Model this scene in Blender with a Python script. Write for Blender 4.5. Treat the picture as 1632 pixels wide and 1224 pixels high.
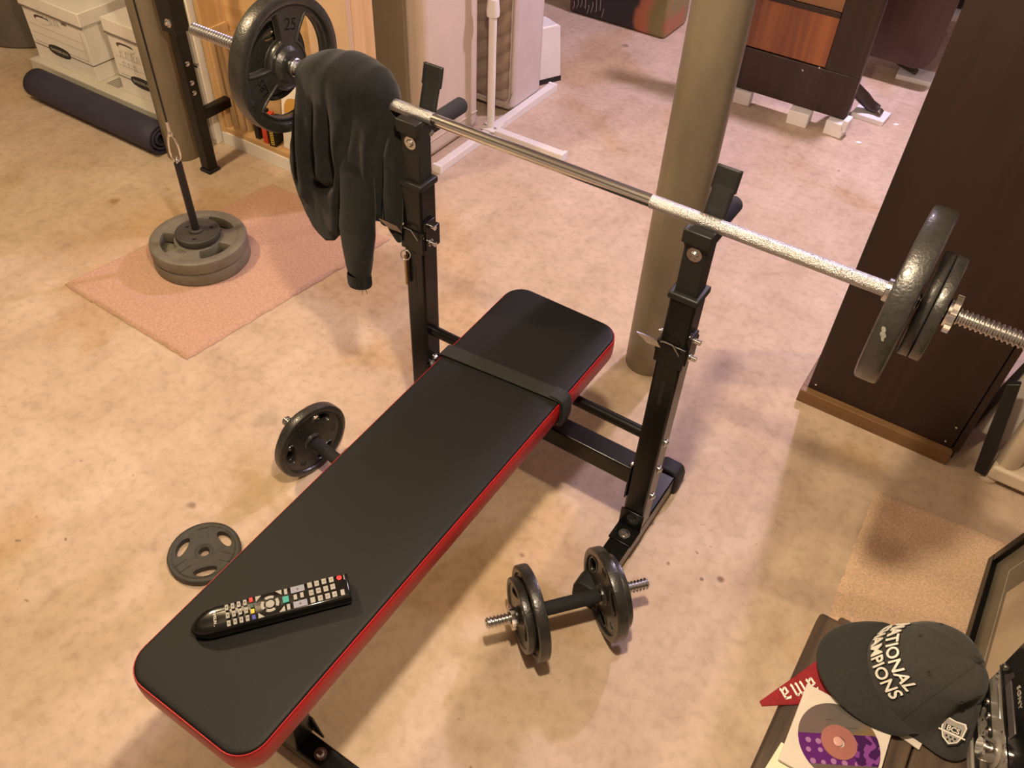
import bpy, bmesh, math, random
from mathutils import Vector, Matrix, noise

for o in list(bpy.data.objects):
    bpy.data.objects.remove(o, do_unlink=True)
scene = bpy.context.scene
COL = scene.collection
PI = math.pi
R = math.radians
random.seed(4)

# ------------------------------------------------------------------ camera
CAM = Vector((0.649, -1.293, 1.669))
RIGHT = Vector((0.83475, 0.54928, 0.03851))
DOWN = Vector((0.41378, -0.57961, -0.70203))
FWD = Vector((-0.36329, 0.60195, -0.71111))
cd = bpy.data.cameras.new('camera')
cam = bpy.data.objects.new('camera', cd)
COL.objects.link(cam)
cd.sensor_width = 36.0
cd.lens = 1355.454 / 1632 * 36.0
cd.clip_start = 0.02
m = Matrix((RIGHT, -DOWN, -FWD)).transposed().to_4x4()
m.translation = CAM
cam.matrix_world = m
scene.camera = cam

# ------------------------------------------------------------------ world, lights, exposure
world = bpy.data.worlds.new('world')
scene.world = world
world.use_nodes = True
world.node_tree.nodes['Background'].inputs[0].default_value = (0.9, 0.75, 0.6, 1)
world.node_tree.nodes['Background'].inputs[1].default_value = 0.05
vs = scene.view_settings
vs.view_transform = 'Standard'
vs.look = 'None'
vs.exposure = 0.0
vs.gamma = 1.0
vs.use_curve_mapping = False


def lamp(name, loc, watts, col, rad):
    l = bpy.data.lights.new(name, 'POINT')
    l.energy = watts
    l.color = col
    l.shadow_soft_size = rad
    o = bpy.data.objects.new(name, l)
    o.location = loc
    COL.objects.link(o)
    return o


WARM = (1.0, 0.79, 0.54)
LAMPS = [((0.36, -0.745, 1.95), 110, WARM, 0.045),
         ((-1.6, -0.55, 2.13), 90, (1.0, 0.765, 0.46), 0.05),
         ((0.20, 2.20, 2.13), 152, (0.93, 0.74, 1.0), 0.06)]
for i, (l, w, c, r) in enumerate(LAMPS):
    lamp('bulb_light', l, w, c, r)


# ------------------------------------------------------------------ materials
def lin(c):
    c = c / 255.0
    return c / 12.92 if c <= 0.04045 else ((c + 0.055) / 1.055) ** 2.4


def S(r, g, b):
    return (lin(r), lin(g), lin(b))


MATS = {}


def mat(name, col, rough=0.5, metal=0.0, var=0.0, scale=12.0, bump=0.0, bscale=150.0,
        spec=0.5, coat=0.0, sheen=0.0, stretch=(1, 1, 1), alpha=1.0, bdist=0.002):
    if name in MATS:
        return MATS[name]
    mt = bpy.data.materials.new(name)
    mt.use_nodes = True
    nt = mt.node_tree
    b = nt.nodes['Principled BSDF']
    b.inputs['Base Color'].default_value = (*col, 1)
    b.inputs['Roughness'].default_value = rough
    b.inputs['Metallic'].default_value = metal
    b.inputs['Specular IOR Level'].default_value = spec
    if coat:
        b.inputs['Coat Weight'].default_value = coat
        b.inputs['Coat Roughness'].default_value = 0.08
    if sheen:
        b.inputs['Sheen Weight'].default_value = sheen
        b.inputs['Sheen Roughness'].default_value = 0.5
    tc = nt.nodes.new('ShaderNodeTexCoord')
    mp = nt.nodes.new('ShaderNodeMapping')
    mp.inputs['Scale'].default_value = stretch
    nt.links.new(tc.outputs['Object'], mp.inputs[0])
    n = nt.nodes.new('ShaderNodeTexNoise')
    n.inputs['Scale'].default_value = scale
    n.inputs['Detail'].default_value = 6
    nt.links.new(mp.outputs[0], n.inputs['Vector'])
    rp = nt.nodes.new('ShaderNodeValToRGB')
    v = max(var, 0.02)
    rp.color_ramp.elements[0].position = 0.3
    rp.color_ramp.elements[1].position = 0.7
    rp.color_ramp.elements[0].color = (*[c * (1 - v) for c in col], 1)
    rp.color_ramp.elements[1].color = (*[min(1, c * (1 + v)) for c in col], 1)
    nt.links.new(n.outputs['Fac'], rp.inputs[0])
    nt.links.new(rp.outputs[0], b.inputs['Base Color'])
    if bump:
        n2 = nt.nodes.new('ShaderNodeTexNoise')
        n2.inputs['Scale'].default_value = bscale
        n2.inputs['Detail'].default_value = 3
        nt.links.new(mp.outputs[0], n2.inputs['Vector'])
        bp = nt.nodes.new('ShaderNodeBump')
        bp.inputs['Strength'].default_value = bump
        bp.inputs['Distance'].default_value = bdist
        nt.links.new(n2.outputs['Fac'], bp.inputs['Height'])
        nt.links.new(bp.outputs[0], b.inputs['Normal'])
    MATS[name] = mt
    return mt


def wood(name, c1, c2, rough=0.5, axis='Y', scale=6.0, coat=0.0):
    """streaky wood grain running along one object axis"""
    if name in MATS:
        return MATS[name]
    mt = bpy.data.materials.new(name)
    mt.use_nodes = True
    nt = mt.node_tree
    b = nt.nodes['Principled BSDF']
    b.inputs['Roughness'].default_value = rough
    b.inputs['Coat Weight'].default_value = coat
    b.inputs['Coat Roughness'].default_value = 0.15
    tc = nt.nodes.new('ShaderNodeTexCoord')
    mp = nt.nodes.new('ShaderNodeMapping')
    st = {'X': (0.6, 9, 9), 'Y': (9, 0.6, 9), 'Z': (9, 9, 0.6)}[axis]
    mp.inputs['Scale'].default_value = st
    nt.links.new(tc.outputs['Object'], mp.inputs[0])
    n = nt.nodes.new('ShaderNodeTexNoise')
    n.inputs['Scale'].default_value = scale
    n.inputs['Detail'].default_value = 8
    n.inputs['Distortion'].default_value = 0.6
    nt.links.new(mp.outputs[0], n.inputs['Vector'])
    rp = nt.nodes.new('ShaderNodeValToRGB')
    rp.color_ramp.elements[0].position = 0.32
    rp.color_ramp.elements[1].position = 0.68
    rp.color_ramp.elements[0].color = (*c1, 1)
    rp.color_ramp.elements[1].color = (*c2, 1)
    nt.links.new(n.outputs['Fac'], rp.inputs[0])
    nt.links.new(rp.outputs[0], b.inputs['Base Color'])
    bp = nt.nodes.new('ShaderNodeBump')
    bp.inputs['Strength'].default_value = 0.25
    bp.inputs['Distance'].default_value = 0.002
    nt.links.new(n.outputs['Fac'], bp.inputs['Height'])
    nt.links.new(bp.outputs[0], b.inputs['Normal'])
    MATS[name] = mt
    return mt


def floor_material():
    mt = bpy.data.materials.new('concrete')
    mt.use_nodes = True
    nt = mt.node_tree
    N = nt.nodes
    L = nt.links
    b = N['Principled BSDF']
    tc = N.new('ShaderNodeTexCoord')

    def nz(scale, detail=6, dist=0.0, stretch=None, rot=0):
        n = N.new('ShaderNodeTexNoise')
        n.inputs['Scale'].default_value = scale
        n.inputs['Detail'].default_value = detail
        n.inputs['Distortion'].default_value = dist
        if stretch:
            mp = N.new('ShaderNodeMapping')
            mp.inputs['Scale'].default_value = stretch
            mp.inputs['Rotation'].default_value = (0, 0, rot)
            L.new(tc.outputs['Object'], mp.inputs[0])
            L.new(mp.outputs[0], n.inputs['Vector'])
        else:
            L.new(tc.outputs['Object'], n.inputs['Vector'])
        return n

    def ramp(src, stops):
        r = N.new('ShaderNodeValToRGB')
        els = r.color_ramp.elements
        while len(els) < len(stops):
            els.new(0.5)
        for e, (p, c) in zip(els, stops):
            e.position = p
            e.color = (*c, 1) if len(c) == 3 else c
        L.new(src, r.inputs[0])
        return r

    def mix(a, bb, fac, mode='MIX'):
        mx = N.new('ShaderNodeMix')
        mx.data_type = 'RGBA'
        mx.blend_type = mode
        for s_, k in ((fac, 0), (a, 6), (bb, 7)):
            if isinstance(s_, (int, float)):
                mx.inputs[k].default_value = s_
            elif isinstance(s_, tuple):
                mx.inputs[k].default_value = (*s_, 1)
            else:
                L.new(s_, mx.inputs[k])
        return mx.outputs[2]

    base = ramp(nz(3.2, 10, 0.5).outputs['Fac'],
                [(0.28, (0.49, 0.365, 0.262)), (0.42, (0.55, 0.422, 0.315)), (0.60, (0.60, 0.468, 0.358)), (0.75, (0.65, 0.52, 0.41))])
    med = ramp(nz(13.0, 8, 0.3).outputs['Fac'], [(0.30, (0.80, 0.775, 0.74)), (0.47, (1, 1, 1)), (0.7, (1.08, 1.08, 1.08))])
    c = mix(base.outputs[0], med.outputs[0], 0.55, 'MULTIPLY')
    # trowel streaks
    st = ramp(nz(5.5, 6, 0.25, (3.0, 0.30, 1), R(-6)).outputs['Fac'], [(0.35, (0.85, 0.82, 0.79)), (0.55, (1, 1, 1))])
    c = mix(c, st.outputs[0], 0.45, 'MULTIPLY')
    fg = ramp(nz(42, 8, 0.2).outputs['Fac'], [(0.32, (0.80, 0.78, 0.75)), (0.5, (1, 1, 1)), (0.68, (1.08, 1.08, 1.08))])
    c = mix(c, fg.outputs[0], 0.6, 'MULTIPLY')
    # ochre patches
    oc = ramp(nz(1.7, 8, 0.6).outputs['Fac'], [(0.54, (0, 0, 0)), (0.60, (1, 1, 1))])
    c = mix(c, mix(c, (0.91, 0.84, 0.71), 1.0, 'MULTIPLY'), oc.outputs[0])
    # small specks
    sp = ramp(nz(48, 2).outputs['Fac'], [(0.70, (0, 0, 0)), (0.76, (1, 1, 1))])
    sp2 = ramp(nz(3.3, 3).outputs['Fac'], [(0.5, (0, 0, 0)), (0.62, (1, 1, 1))])
    c = mix(c, (0.30, 0.21, 0.14), mix(sp.outputs[0], sp2.outputs[0], 1.0, 'MULTIPLY'))
    # individual stains and a painted column shadow (centre x, y, radius, strength)
    warp = nz(24, 6)
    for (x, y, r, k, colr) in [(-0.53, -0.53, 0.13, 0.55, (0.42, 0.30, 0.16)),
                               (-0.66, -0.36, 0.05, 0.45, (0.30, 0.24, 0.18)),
                               (-1.55, -0.05, 0.30, 0.30, (0.52, 0.33, 0.17)),
                               (-1.78, 0.06, 0.03, 0.8, (0.34, 0.18, 0.08)),
                               (0.525, -0.125, 0.013, 0.8, (0.16, 0.08, 0.04)),
                               (0.49, -0.15, 0.007, 0.8, (0.16, 0.08, 0.04)),
                               (0.12, -0.33, 0.008, 0.7, (0.22, 0.13, 0.07)),
                               (0.06, 0.25, 0.12, 0.25, (0.34, 0.24, 0.12)),  # shadow of the steel column, painted into the floor colour
                               (-0.98, 2.25, 0.02, 0.8, (0.24, 0.16, 0.12)),
                               (-0.6, -0.66, 0.015, 0.7, (0.2, 0.14, 0.1))]:
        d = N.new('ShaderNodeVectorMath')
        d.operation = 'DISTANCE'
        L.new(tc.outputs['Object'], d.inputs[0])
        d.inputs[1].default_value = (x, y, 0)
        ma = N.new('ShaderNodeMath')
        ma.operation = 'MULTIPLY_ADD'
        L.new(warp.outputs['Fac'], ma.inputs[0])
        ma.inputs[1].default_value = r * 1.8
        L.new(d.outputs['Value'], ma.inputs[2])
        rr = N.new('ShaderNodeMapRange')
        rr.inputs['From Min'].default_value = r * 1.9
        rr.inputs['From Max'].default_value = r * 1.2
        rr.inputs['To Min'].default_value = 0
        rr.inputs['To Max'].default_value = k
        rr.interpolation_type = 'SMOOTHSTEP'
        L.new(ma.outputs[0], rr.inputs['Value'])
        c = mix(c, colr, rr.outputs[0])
    L.new(c, b.inputs['Base Color'])
    b.inputs['Roughness'].default_value = 0.62
    b.inputs['Specular IOR Level'].default_value = 0.3
    bp = N.new('ShaderNodeBump')
    bp.inputs['Strength'].default_value = 0.15
    bp.inputs['Distance'].default_value = 0.003
    L.new(nz(60, 5).outputs['Fac'], bp.inputs['Height'])
    L.new(bp.outputs[0], b.inputs['Normal'])
    return mt


BLACK = mat('black_paint', (0.0045, 0.0043, 0.004), 0.26, spec=0.36, var=0.1)
BLACKM = mat('black_plastic', (0.0085, 0.0082, 0.008), 0.5, var=0.1, bump=0.1, bscale=300)
RUBBER = mat('black_rubber', (0.012, 0.012, 0.014), 0.65, var=0.1)
FOAM = mat('black_foam', (0.015, 0.015, 0.018), 0.85, var=0.15, bump=0.2, bscale=400)
CHROME = mat('chrome', (0.80, 0.80, 0.80), 0.14, 1.0, var=0.04, scale=3)
STEEL = mat('bright_steel', (0.64, 0.635, 0.63), 0.25, 1.0, var=0.1)
KNURL = mat('knurled_steel', (0.60, 0.60, 0.61), 0.32, 1.0, var=0.3, scale=700, bump=1.0, bscale=560, bdist=0.0022)
IRON = mat('hammered_black_iron', (0.024, 0.023, 0.0205), 0.34, 0.0, var=0.25, scale=90, bump=0.35, bscale=220, spec=0.6, coat=0.25)
IRONGLOSS = mat('glossy_black_iron', (0.006, 0.006, 0.006), 0.16, 0.0, var=0.1, bump=0.25, bscale=60, spec=0.5)
IRON2 = mat('dull_black_iron', (0.034, 0.032, 0.028), 0.55, 0.0, var=0.2, scale=60, bump=0.3, bscale=220)
GREY = mat('grey_enamel_iron', (0.165, 0.150, 0.115), 0.5, 0.0, var=0.15, scale=25, bump=0.15, bscale=140)
DARKGREY = mat('dark_grey_iron', (0.050, 0.045, 0.038), 0.55, var=0.2)
VINYL = mat('black_vinyl', (0.0066, 0.0061, 0.0060), 0.54, var=0.06, bump=0.2, bscale=900, spec=0.27)
REDV = mat('red_vinyl', (0.42, 0.008, 0.013), 0.42, var=0.08, bump=0.1, bscale=500)
STRAP = mat('black_elastic', (0.009, 0.009, 0.008), 0.8, var=0.2, scale=300, bump=0.4, bscale=500, stretch=(1, 6, 1))
FLEECE = mat('charcoal_fleece', (0.0095, 0.0094, 0.0088), 0.95, var=0.2, scale=60, bump=0.5, bscale=500, spec=0.15, sheen=0.12)
GLOSSBLACK = mat('piano_black', (0.006, 0.006, 0.006), 0.12, spec=0.5)
WHITE = mat('white_paint', (0.80, 0.77, 0.74), 0.4, var=0.03)
FOAMW = mat('white_styrofoam', (0.86, 0.83, 0.84), 0.8, var=0.04, bump=0.3, bscale=120)
CARD = mat('white_cardboard', (0.84, 0.79, 0.72), 0.8, var=0.04)
CARDLINE = mat('grey_print', (0.20, 0.17, 0.15), 0.8, var=0.1)
INK = mat('pencil_grey_print', (0.45, 0.41, 0.37), 0.8, var=0.1)
BLACKPRINT = mat('black_print', (0.03, 0.028, 0.025), 0.7)
COLUMN = mat('painted_steel_column', (0.215, 0.180, 0.128), 0.42, 0.3, var=0.2, scale=9, bump=0.08, bscale=80, stretch=(1, 1, 0.4))
NAVY = mat('navy_foam_mat', (0.034, 0.030, 0.058), 0.7, var=0.15, bump=0.3, bscale=260)
PINE = wood('pine', (0.58, 0.36, 0.16), (0.72, 0.48, 0.25), 0.5, 'Z', 4)
PINEX = wood('pine_flat', (0.58, 0.36, 0.16), (0.70, 0.47, 0.24), 0.5, 'X', 4)
PLY = wood('thin_ply', (0.40, 0.25, 0.12), (0.58, 0.40, 0.22), 0.6, 'Z', 5)
WALNUT = wood('dark_walnut_veneer', (0.017, 0.0068, 0.0043), (0.027, 0.0105, 0.0062), 0.55, 'Z', 3)
WALNUT2 = wood('dark_stained_wood', (0.018, 0.009, 0.006), (0.040, 0.018, 0.011), 0.4, 'Z', 4, 0.1)
MAHOG = wood('red_brown_veneer', (0.16, 0.042, 0.013), (0.34, 0.11, 0.03), 0.3, 'Z', 2.2, 0.5)
LEAFW = wood('brown_lacquered_wood', (0.036, 0.014, 0.009), (0.055, 0.022, 0.014), 0.35, 'Z', 3, 0.3)
OAKTRIM = wood('oak_trim', (0.15, 0.075, 0.03), (0.24, 0.13, 0.055), 0.55, 'X', 5)
RUSTIC = wood('weathered_brown_wood', (0.030, 0.018, 0.011), (0.105, 0.066, 0.040), 0.6, 'Y', 5)
RUSTICX = wood('weathered_brown_wood_cross', (0.04, 0.025, 0.016), (0.11, 0.07, 0.043), 0.6, 'X', 5)
CARPET = mat('pink_beige_carpet', (0.58, 0.365, 0.27), 0.95, var=0.14, scale=160, bump=0.5, bscale=1400, spec=0.1, sheen=0.1, bdist=0.002)
CARPET2 = mat('tan_carpet', (0.69, 0.485, 0.335), 0.95, var=0.2, scale=200, bump=0.5, bscale=1400, spec=0.1, sheen=0.1, bdist=0.002)


# ------------------------------------------------------------------ mesh builder
ROOTS = {}


def root_matrix(o):
    while o is not None:
        if o.name in ROOTS:
            return ROOTS[o.name]
        o = o.parent
    return Matrix()


class MB:
    def __init__(s):
        s.bm = bmesh.new()

    def add(s, vs_, fs):
        b = [s.bm.verts.new(v) for v in vs_]
        for f in fs:
            try:
                s.bm.faces.new([b[i] for i in f])
            except ValueError:
                pass
        return b

    def box(s, x0, x1, y0, y1, z0, z1, M=None):
        v = [Vector((x, y, z)) for z in (z0, z1) for y in (y0, y1) for x in (x0, x1)]
        if M is not None:
            v = [M @ p for p in v]
        s.add(v, [(0, 2, 3, 1), (4, 5, 7, 6), (0, 1, 5, 4), (2, 6, 7, 3), (0, 4, 6, 2), (1, 3, 7, 5)])
        return s

    def lathe(s, prof, o=(0, 0, 0), axis=(0, 0, 1), seg=40, a0=0.0):
        o = Vector(o)
        n = Vector(axis).normalized()
        u = n.orthogonal().normalized()
        w = n.cross(u)
        rings = []
        for r, h in prof:
            if r < 1e-7:
                rings.append([s.bm.verts.new(o + n * h)])
            else:
                rings.append([s.bm.verts.new(o + n * h + (u * math.cos(a0 + 2 * PI * k / seg) + w * math.sin(a0 + 2 * PI * k / seg)) * r)
                              for k in range(seg)])
        for a, b in zip(rings, rings[1:]):
            for k in range(seg):
                k2 = (k + 1) % seg
                if len(a) == 1 and len(b) == 1:
                    continue
                if len(a) == 1:
                    q = [a[0], b[k2], b[k]]
                elif len(b) == 1:
                    q = [a[k], a[k2], b[0]]
                else:
                    q = [a[k], a[k2], b[k2], b[k]]
                try:
                    s.bm.faces.new(q)
                except ValueError:
                    pass
        return s

    def cyl(s, p0, p1, r0, r1=None, seg=24):
        p0, p1 = Vector(p0), Vector(p1)
        r1 = r0 if r1 is None else r1
        return s.lathe([(0, 0), (r0, 0), (r1, (p1 - p0).length), (0, (p1 - p0).length)], p0, p1 - p0, seg)

    def ring(s, o, axis, rad, tube, seg=32, ts=10):
        prof = [(rad + tube * math.cos(2 * PI * k / ts), tube * math.sin(2 * PI * k / ts)) for k in range(ts + 1)]
        return s.lathe(prof, o, axis, seg)

    def path(s, pts, r, seg=8, closed=False):
        pts = [Vector(p) for p in pts]
        n = len(pts)
        rings = []
        up = Vector((0, 0, 1))
        for i, p in enumerate(pts):
            if closed:
                t = pts[(i + 1) % n] - pts[i - 1]
            else:
                t = pts[min(i + 1, n - 1)] - pts[max(i - 1, 0)]
            t.normalize()
            ref = up if abs(t.dot(up)) < 0.9 else Vector((1, 0, 0))
            u = t.cross(ref).normalized()
            w = t.cross(u)
            rr = r[i] if isinstance(r, (list, tuple)) else r
            rings.append([s.bm.verts.new(p + (u * math.cos(2 * PI * k / seg) + w * math.sin(2 * PI * k / seg)) * rr) for k in range(seg)])
        last = n if closed else n - 1
        for i in range(last):
            a, b = rings[i], rings[(i + 1) % n]
            for k in range(seg):
                s.bm.faces.new([a[k], a[(k + 1) % seg], b[(k + 1) % seg], b[k]])
        if not closed:
            s.bm.faces.new(rings[0][::-1])
            s.bm.faces.new(rings[-1])
        return s

    def prism(s, poly, o, u, v, d):
        """polygon (2D) placed at o with axes u, v, extruded by vector d"""
        o, u, v, d = Vector(o), Vector(u), Vector(v), Vector(d)
        a = [o + u * x + v * y for x, y in poly]
        n = len(a)
        s.add(a + [p + d for p in a], [tuple(range(n))[::-1], tuple(range(n, 2 * n))] + [(i, (i + 1) % n, n + (i + 1) % n, n + i) for i in range(n)])
        return s

    def grid(s, fn, nu, nv, closed_u=False):
        vs_ = [[s.bm.verts.new(fn(i / (nu if closed_u else nu - 1), j / (nv - 1))) for j in range(nv)] for i in range(nu)]
        for i in range(nu if closed_u else nu - 1):
            for j in range(nv - 1):
                i2 = (i + 1) % nu
                s.bm.faces.new([vs_[i][j], vs_[i2][j], vs_[i2][j + 1], vs_[i][j + 1]])
        return vs_

    def mesh(s, me, M=None):
        k = len(s.bm.verts)
        s.bm.from_mesh(me)
        if M is not None:
            s.bm.verts.ensure_lookup_table()
            bmesh.ops.transform(s.bm, matrix=M, verts=s.bm.verts[k:])
        return s

    def data(s, name, smooth=35):
        bmesh.ops.recalc_face_normals(s.bm, faces=s.bm.faces)
        me = bpy.data.meshes.new(name)
        s.bm.to_mesh(me)
        s.bm.free()
        for p in me.polygons:
            p.use_smooth = True
        me.set_sharp_from_angle(angle=R(smooth))
        return me

    def build(s, name, material, parent=None, local=False, smooth=35, bevel=0.0, segs=2, recalc=True):
        if parent is not None and not local:
            bmesh.ops.transform(s.bm, matrix=root_matrix(parent).inverted(), verts=s.bm.verts)
        me = s.data(name, smooth)
        me.materials.append(material)
        return link(name, me, parent, bevel, segs)


def link(name, me, parent=None, bevel=0.0, segs=2):
    o = bpy.data.objects.new(name, me)
    COL.objects.link(o)
    if parent is not None:
        o.parent = parent
    if bevel:
        b = o.modifiers.new('bevel', 'BEVEL')
        b.width = bevel
        b.segments = segs
        b.limit_method = 'ANGLE'
        b.angle_limit = R(40)
        b.harden_normals = False
    return o


def tag(o, label, cat, group=None):
    o['label'] = label
    o['category'] = cat
    if group:
        o['group'] = group
    return o


def thing(name, label, cat, loc=(0, 0, 0), rotz=0.0, group=None, M=None):
    o = bpy.data.objects.new(name, None)
    o.empty_display_size = 0.05
    COL.objects.link(o)
    mtx = M if M is not None else Matrix.Translation(loc) @ Matrix.Rotation(rotz, 4, 'Z')
    o.matrix_world = mtx
    ROOTS[o.name] = mtx.copy()
    return tag(o, label, cat, group)


def struct(o):
    o['kind'] = 'structure'
    return o


def copy_tree(src, parent=None):
    c = src.copy()
    COL.objects.link(c)
    if parent is not None:
        c.parent = parent
    for ch in src.children:
        copy_tree(ch, c)
    return c


def chaikin(p, n=2):
    for _ in range(n):
        q = []
        for i in range(len(p)):
            a, b = p[i], p[(i + 1) % len(p)]
            q.append((a[0] * .75 + b[0] * .25, a[1] * .75 + b[1] * .25))
            q.append((a[0] * .25 + b[0] * .75, a[1] * .25 + b[1] * .75))
        p = q
    return p


def circle(r, n=64, c=(0, 0)):
    return [(c[0] + r * math.cos(2 * PI * k / n), c[1] + r * math.sin(2 * PI * k / n)) for k in range(n)]


def fill_mesh(loops, half, bev=0.0):
    """flat plate with holes, centred on z = 0, thickness 2 * half"""
    cu = bpy.data.curves.new('tmp', 'CURVE')
    cu.dimensions = '2D'
    cu.fill_mode = 'BOTH'
    cu.extrude = max(half - bev, 0.0)
    cu.bevel_depth = bev
    cu.bevel_resolution = 1
    for lp in loops:
        sp = cu.splines.new('POLY')
        sp.points.add(len(lp) - 1)
        for q, (x, y) in zip(sp.points, lp):
            q.co = (x, y, 0, 1)
        sp.use_cyclic_u = True
    ob = bpy.data.objects.new('tmp', cu)
    me = bpy.data.meshes.new_from_object(ob)
    bpy.data.objects.remove(ob)
    bpy.data.curves.remove(cu)
    return me


def text_mesh(body, size, ext=0.0004, offset=0.0, align='CENTER', spacing=1.0, shear=0.0):
    cu = bpy.data.curves.new('tmp', 'FONT')
    cu.body = body
    cu.size = size
    cu.extrude = ext
    cu.offset = offset
    cu.align_x = align
    cu.align_y = 'CENTER'
    cu.space_character = spacing
    cu.space_line = 0.8
    cu.shear = shear
    cu.resolution_u = 4
    ob = bpy.data.objects.new('tmp', cu)
    me = bpy.data.meshes.new_from_object(ob)
    bpy.data.objects.remove(ob)
    bpy.data.curves.remove(cu)
    return me


def frame(o, u, v):
    """matrix with local x = u, y = v, z = u x v at o"""
    u = Vector(u).normalized()
    v = Vector(v)
    v = (v - u * v.dot(u)).normalized()
    w = u.cross(v)
    mm = Matrix((u, v, w)).transposed().to_4x4()
    mm.translation = Vector(o)
    return mm


# ------------------------------------------------------------------ the room
XL, XR, YF, YB, ZC = -4.2, 2.6, -3.3, 4.6, 2.3
fm = floor_material()
struct(MB().box(XL, XR, YF, YB, -0.1, 0.0).build('floor', fm))
WALLM = mat('pale_basement_wall', (0.42, 0.385, 0.35), 0.9, var=0.05, bump=0.2, bscale=60)
CEILM = mat('basement_ceiling', (0.22, 0.195, 0.17), 0.9, var=0.1, bump=0.2, bscale=40)
struct(MB().box(XL - .1, XL, YF, YB, -0.1, ZC).build('wall_left', WALLM))
struct(MB().box(XR, XR + .1, YF, YB, -0.1, ZC).build('wall_right', WALLM))
struct(MB().box(XL, XR, YB, YB + .1, -0.1, ZC).build('wall_back', WALLM))
struct(MB().box(XL, XR, YF - .1, YF, -0.1, ZC).build('wall_front', WALLM))
struct(MB().box(XL - .1, XR + .1, YF - .1, YB + .1, ZC, ZC + .1).build('ceiling', CEILM))
for (l, w, c, r), where in zip(LAMPS, ('above the weight bench', 'on the left side of the basement', 'at the back of the basement')):
    t = thing('ceiling_socket', 'round white porcelain bulb socket on the ceiling ' + where, 'lamp', (l[0], l[1], ZC), group='bare bulb sockets')
    MB().lathe([(0, 0), (.055, 0), (.055, -.02), (.035, -.045), (.02, -.07), (0, -.07)]).build('socket', WHITE, t, local=True)
    if l[2] < 2.05:
        MB().cyl((0, 0, -.07), (0, 0, l[2] - ZC + .12), .004, seg=10).build('cord', WHITE, t, local=True)
        MB().lathe([(0, .12), (.018, .12), (.022, .07), (0, .07)], (0, 0, l[2] - ZC)).build('lamp_holder', WHITE, t, local=True)

# ------------------------------------------------------------------ steel columns
for (x, y, r, lab) in [(0.062, 0.423, 0.0635, 'thick tan painted steel column behind the right upright of the bench'),
                       (-1.835, 0.418, 0.062, 'tan painted steel column beside the rolled navy mat')]:
    t = thing('steel_column', lab, 'column', (x, y, 0), group='steel support columns')
    MB().lathe([(r, 0.0), (r, ZC - .012)], seg=56).build('shaft', COLUMN, t, local=True)
    MB().box(-.1, .1, -.1, .1, ZC - .012, ZC - .001).build('top_plate', COLUMN, t, local=True)


# ------------------------------------------------------------------ bench
bench = thing('weight_bench', 'black steel weight bench with a long black and red padded board', 'weight bench', (0.005, -0.45, 0))
UX = {-1: (-.318, -.268), 1: (.277, .327)}
UY0, UY1 = -.163, -.113


def bolt(mb, p, n, r=0.0075, h=0.005, washer=0.012):
    p = Vector(p)
    mb.lathe([(0, 0), (washer, 0), (washer, .0016), (r, .0016), (r * .98, .003), (r * .6, h), (0, h)], p, n, 20)
    return mb


def prof_tube(mb, x0, x1, y0, y1, z0, z1):
    return mb.box(x0, x1, y0, y1, z0, z1)


# pad -----------------------------------------------------------------
PL, PH = 1.096, 0.060


def padz(y):
    return 0.463 + 0.023 * y / PL


def padhw(y):
    return 0.1365 + 0.008 * y / PL


def pad_ring(inset, dz, r=0.045, n=9):
    pts = []
    y0, y1 = -PL + inset, -inset
    rr = max(r - inset, 0.004)
    for (sx, ya, a0) in ((1, y0, -90), (1, y1, 0), (-1, y1, 90), (-1, y0, 180)):
        for k in range(n):
            a = R(a0 + 90 * k / (n - 1))
            cy = y0 + rr if ya == y0 else y1 - rr
            yy = cy + rr * math.sin(a)
            hw = padhw(yy) - inset
            xx = sx * (hw - rr) + rr * math.cos(a)
            pts.append(Vector((xx + 0.0, yy, padz(yy) + dz)))
    return pts


def ring_strip(mb, rings, cap_last=False, cap_first=False):
    rs = [[mb.bm.verts.new(p) for p in r_] for r_ in rings]
    for a, b in zip(rs, rs[1:]):
        n = len(a)
        for k in range(n):
            mb.bm.faces.new([a[k], a[(k + 1) % n], b[(k + 1) % n], b[k]])
    if cap_last:
        mb.bm.faces.new(rs[-1])
    if cap_first:
        mb.bm.faces.new(rs[0][::-1])


mb = MB()
ring_strip(mb, [pad_ring(.0010, -.0042), pad_ring(.0018, -.0012), pad_ring(.0040, -.0002), pad_ring(.010, 0.0), pad_ring(.05, .0004), pad_ring(.09, .0006)], cap_last=True)
pad = mb.build('pad_cover', VINYL, bench, smooth=60)
mb = MB()
ring_strip(mb, [pad_ring(.008, -PH), pad_ring(.002, -PH + .002), pad_ring(-.0010, -PH + .010), pad_ring(-.0022, -.025), pad_ring(-.0016, -.010), pad_ring(.0008, -.0048)], cap_first=True)
side = mb.build('pad_side', REDV, bench, smooth=60)
side['label'] = 'red vinyl band around the edge of the pad'
MB().path(pad_ring(.0002, -.0045), .0012, 6, closed=True).build('piping', REDV, side)
# elastic strap across the pad
ST = []
for x, z in ((-.1405, -.066), (-.1405, -.012), (-.139, .0015), (-.130, .0045), (0, .0052), (.128, .0045), (.1385, .0015), (.1400, -.012), (.140, -.066)):
    ST.append((x, z))


def strapf(u, v):
    k = u * (len(ST) - 1)
    i = min(int(k), len(ST) - 2)
    f = k - i
    x = ST[i][0] * (1 - f) + ST[i + 1][0] * f
    z = ST[i][1] * (1 - f) + ST[i + 1][1] * f
    y = -.255 + x * .09 + (v - .5) * .034
    return Vector((x, y, padz(y) + z))


mb = MB()
mb.grid(strapf, 50, 9)
st = mb.build('strap', STRAP, bench, smooth=60)
so = st.modifiers.new('thick', 'SOLIDIFY')
so.thickness = .0022
so.offset = 0
mb = MB()


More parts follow.
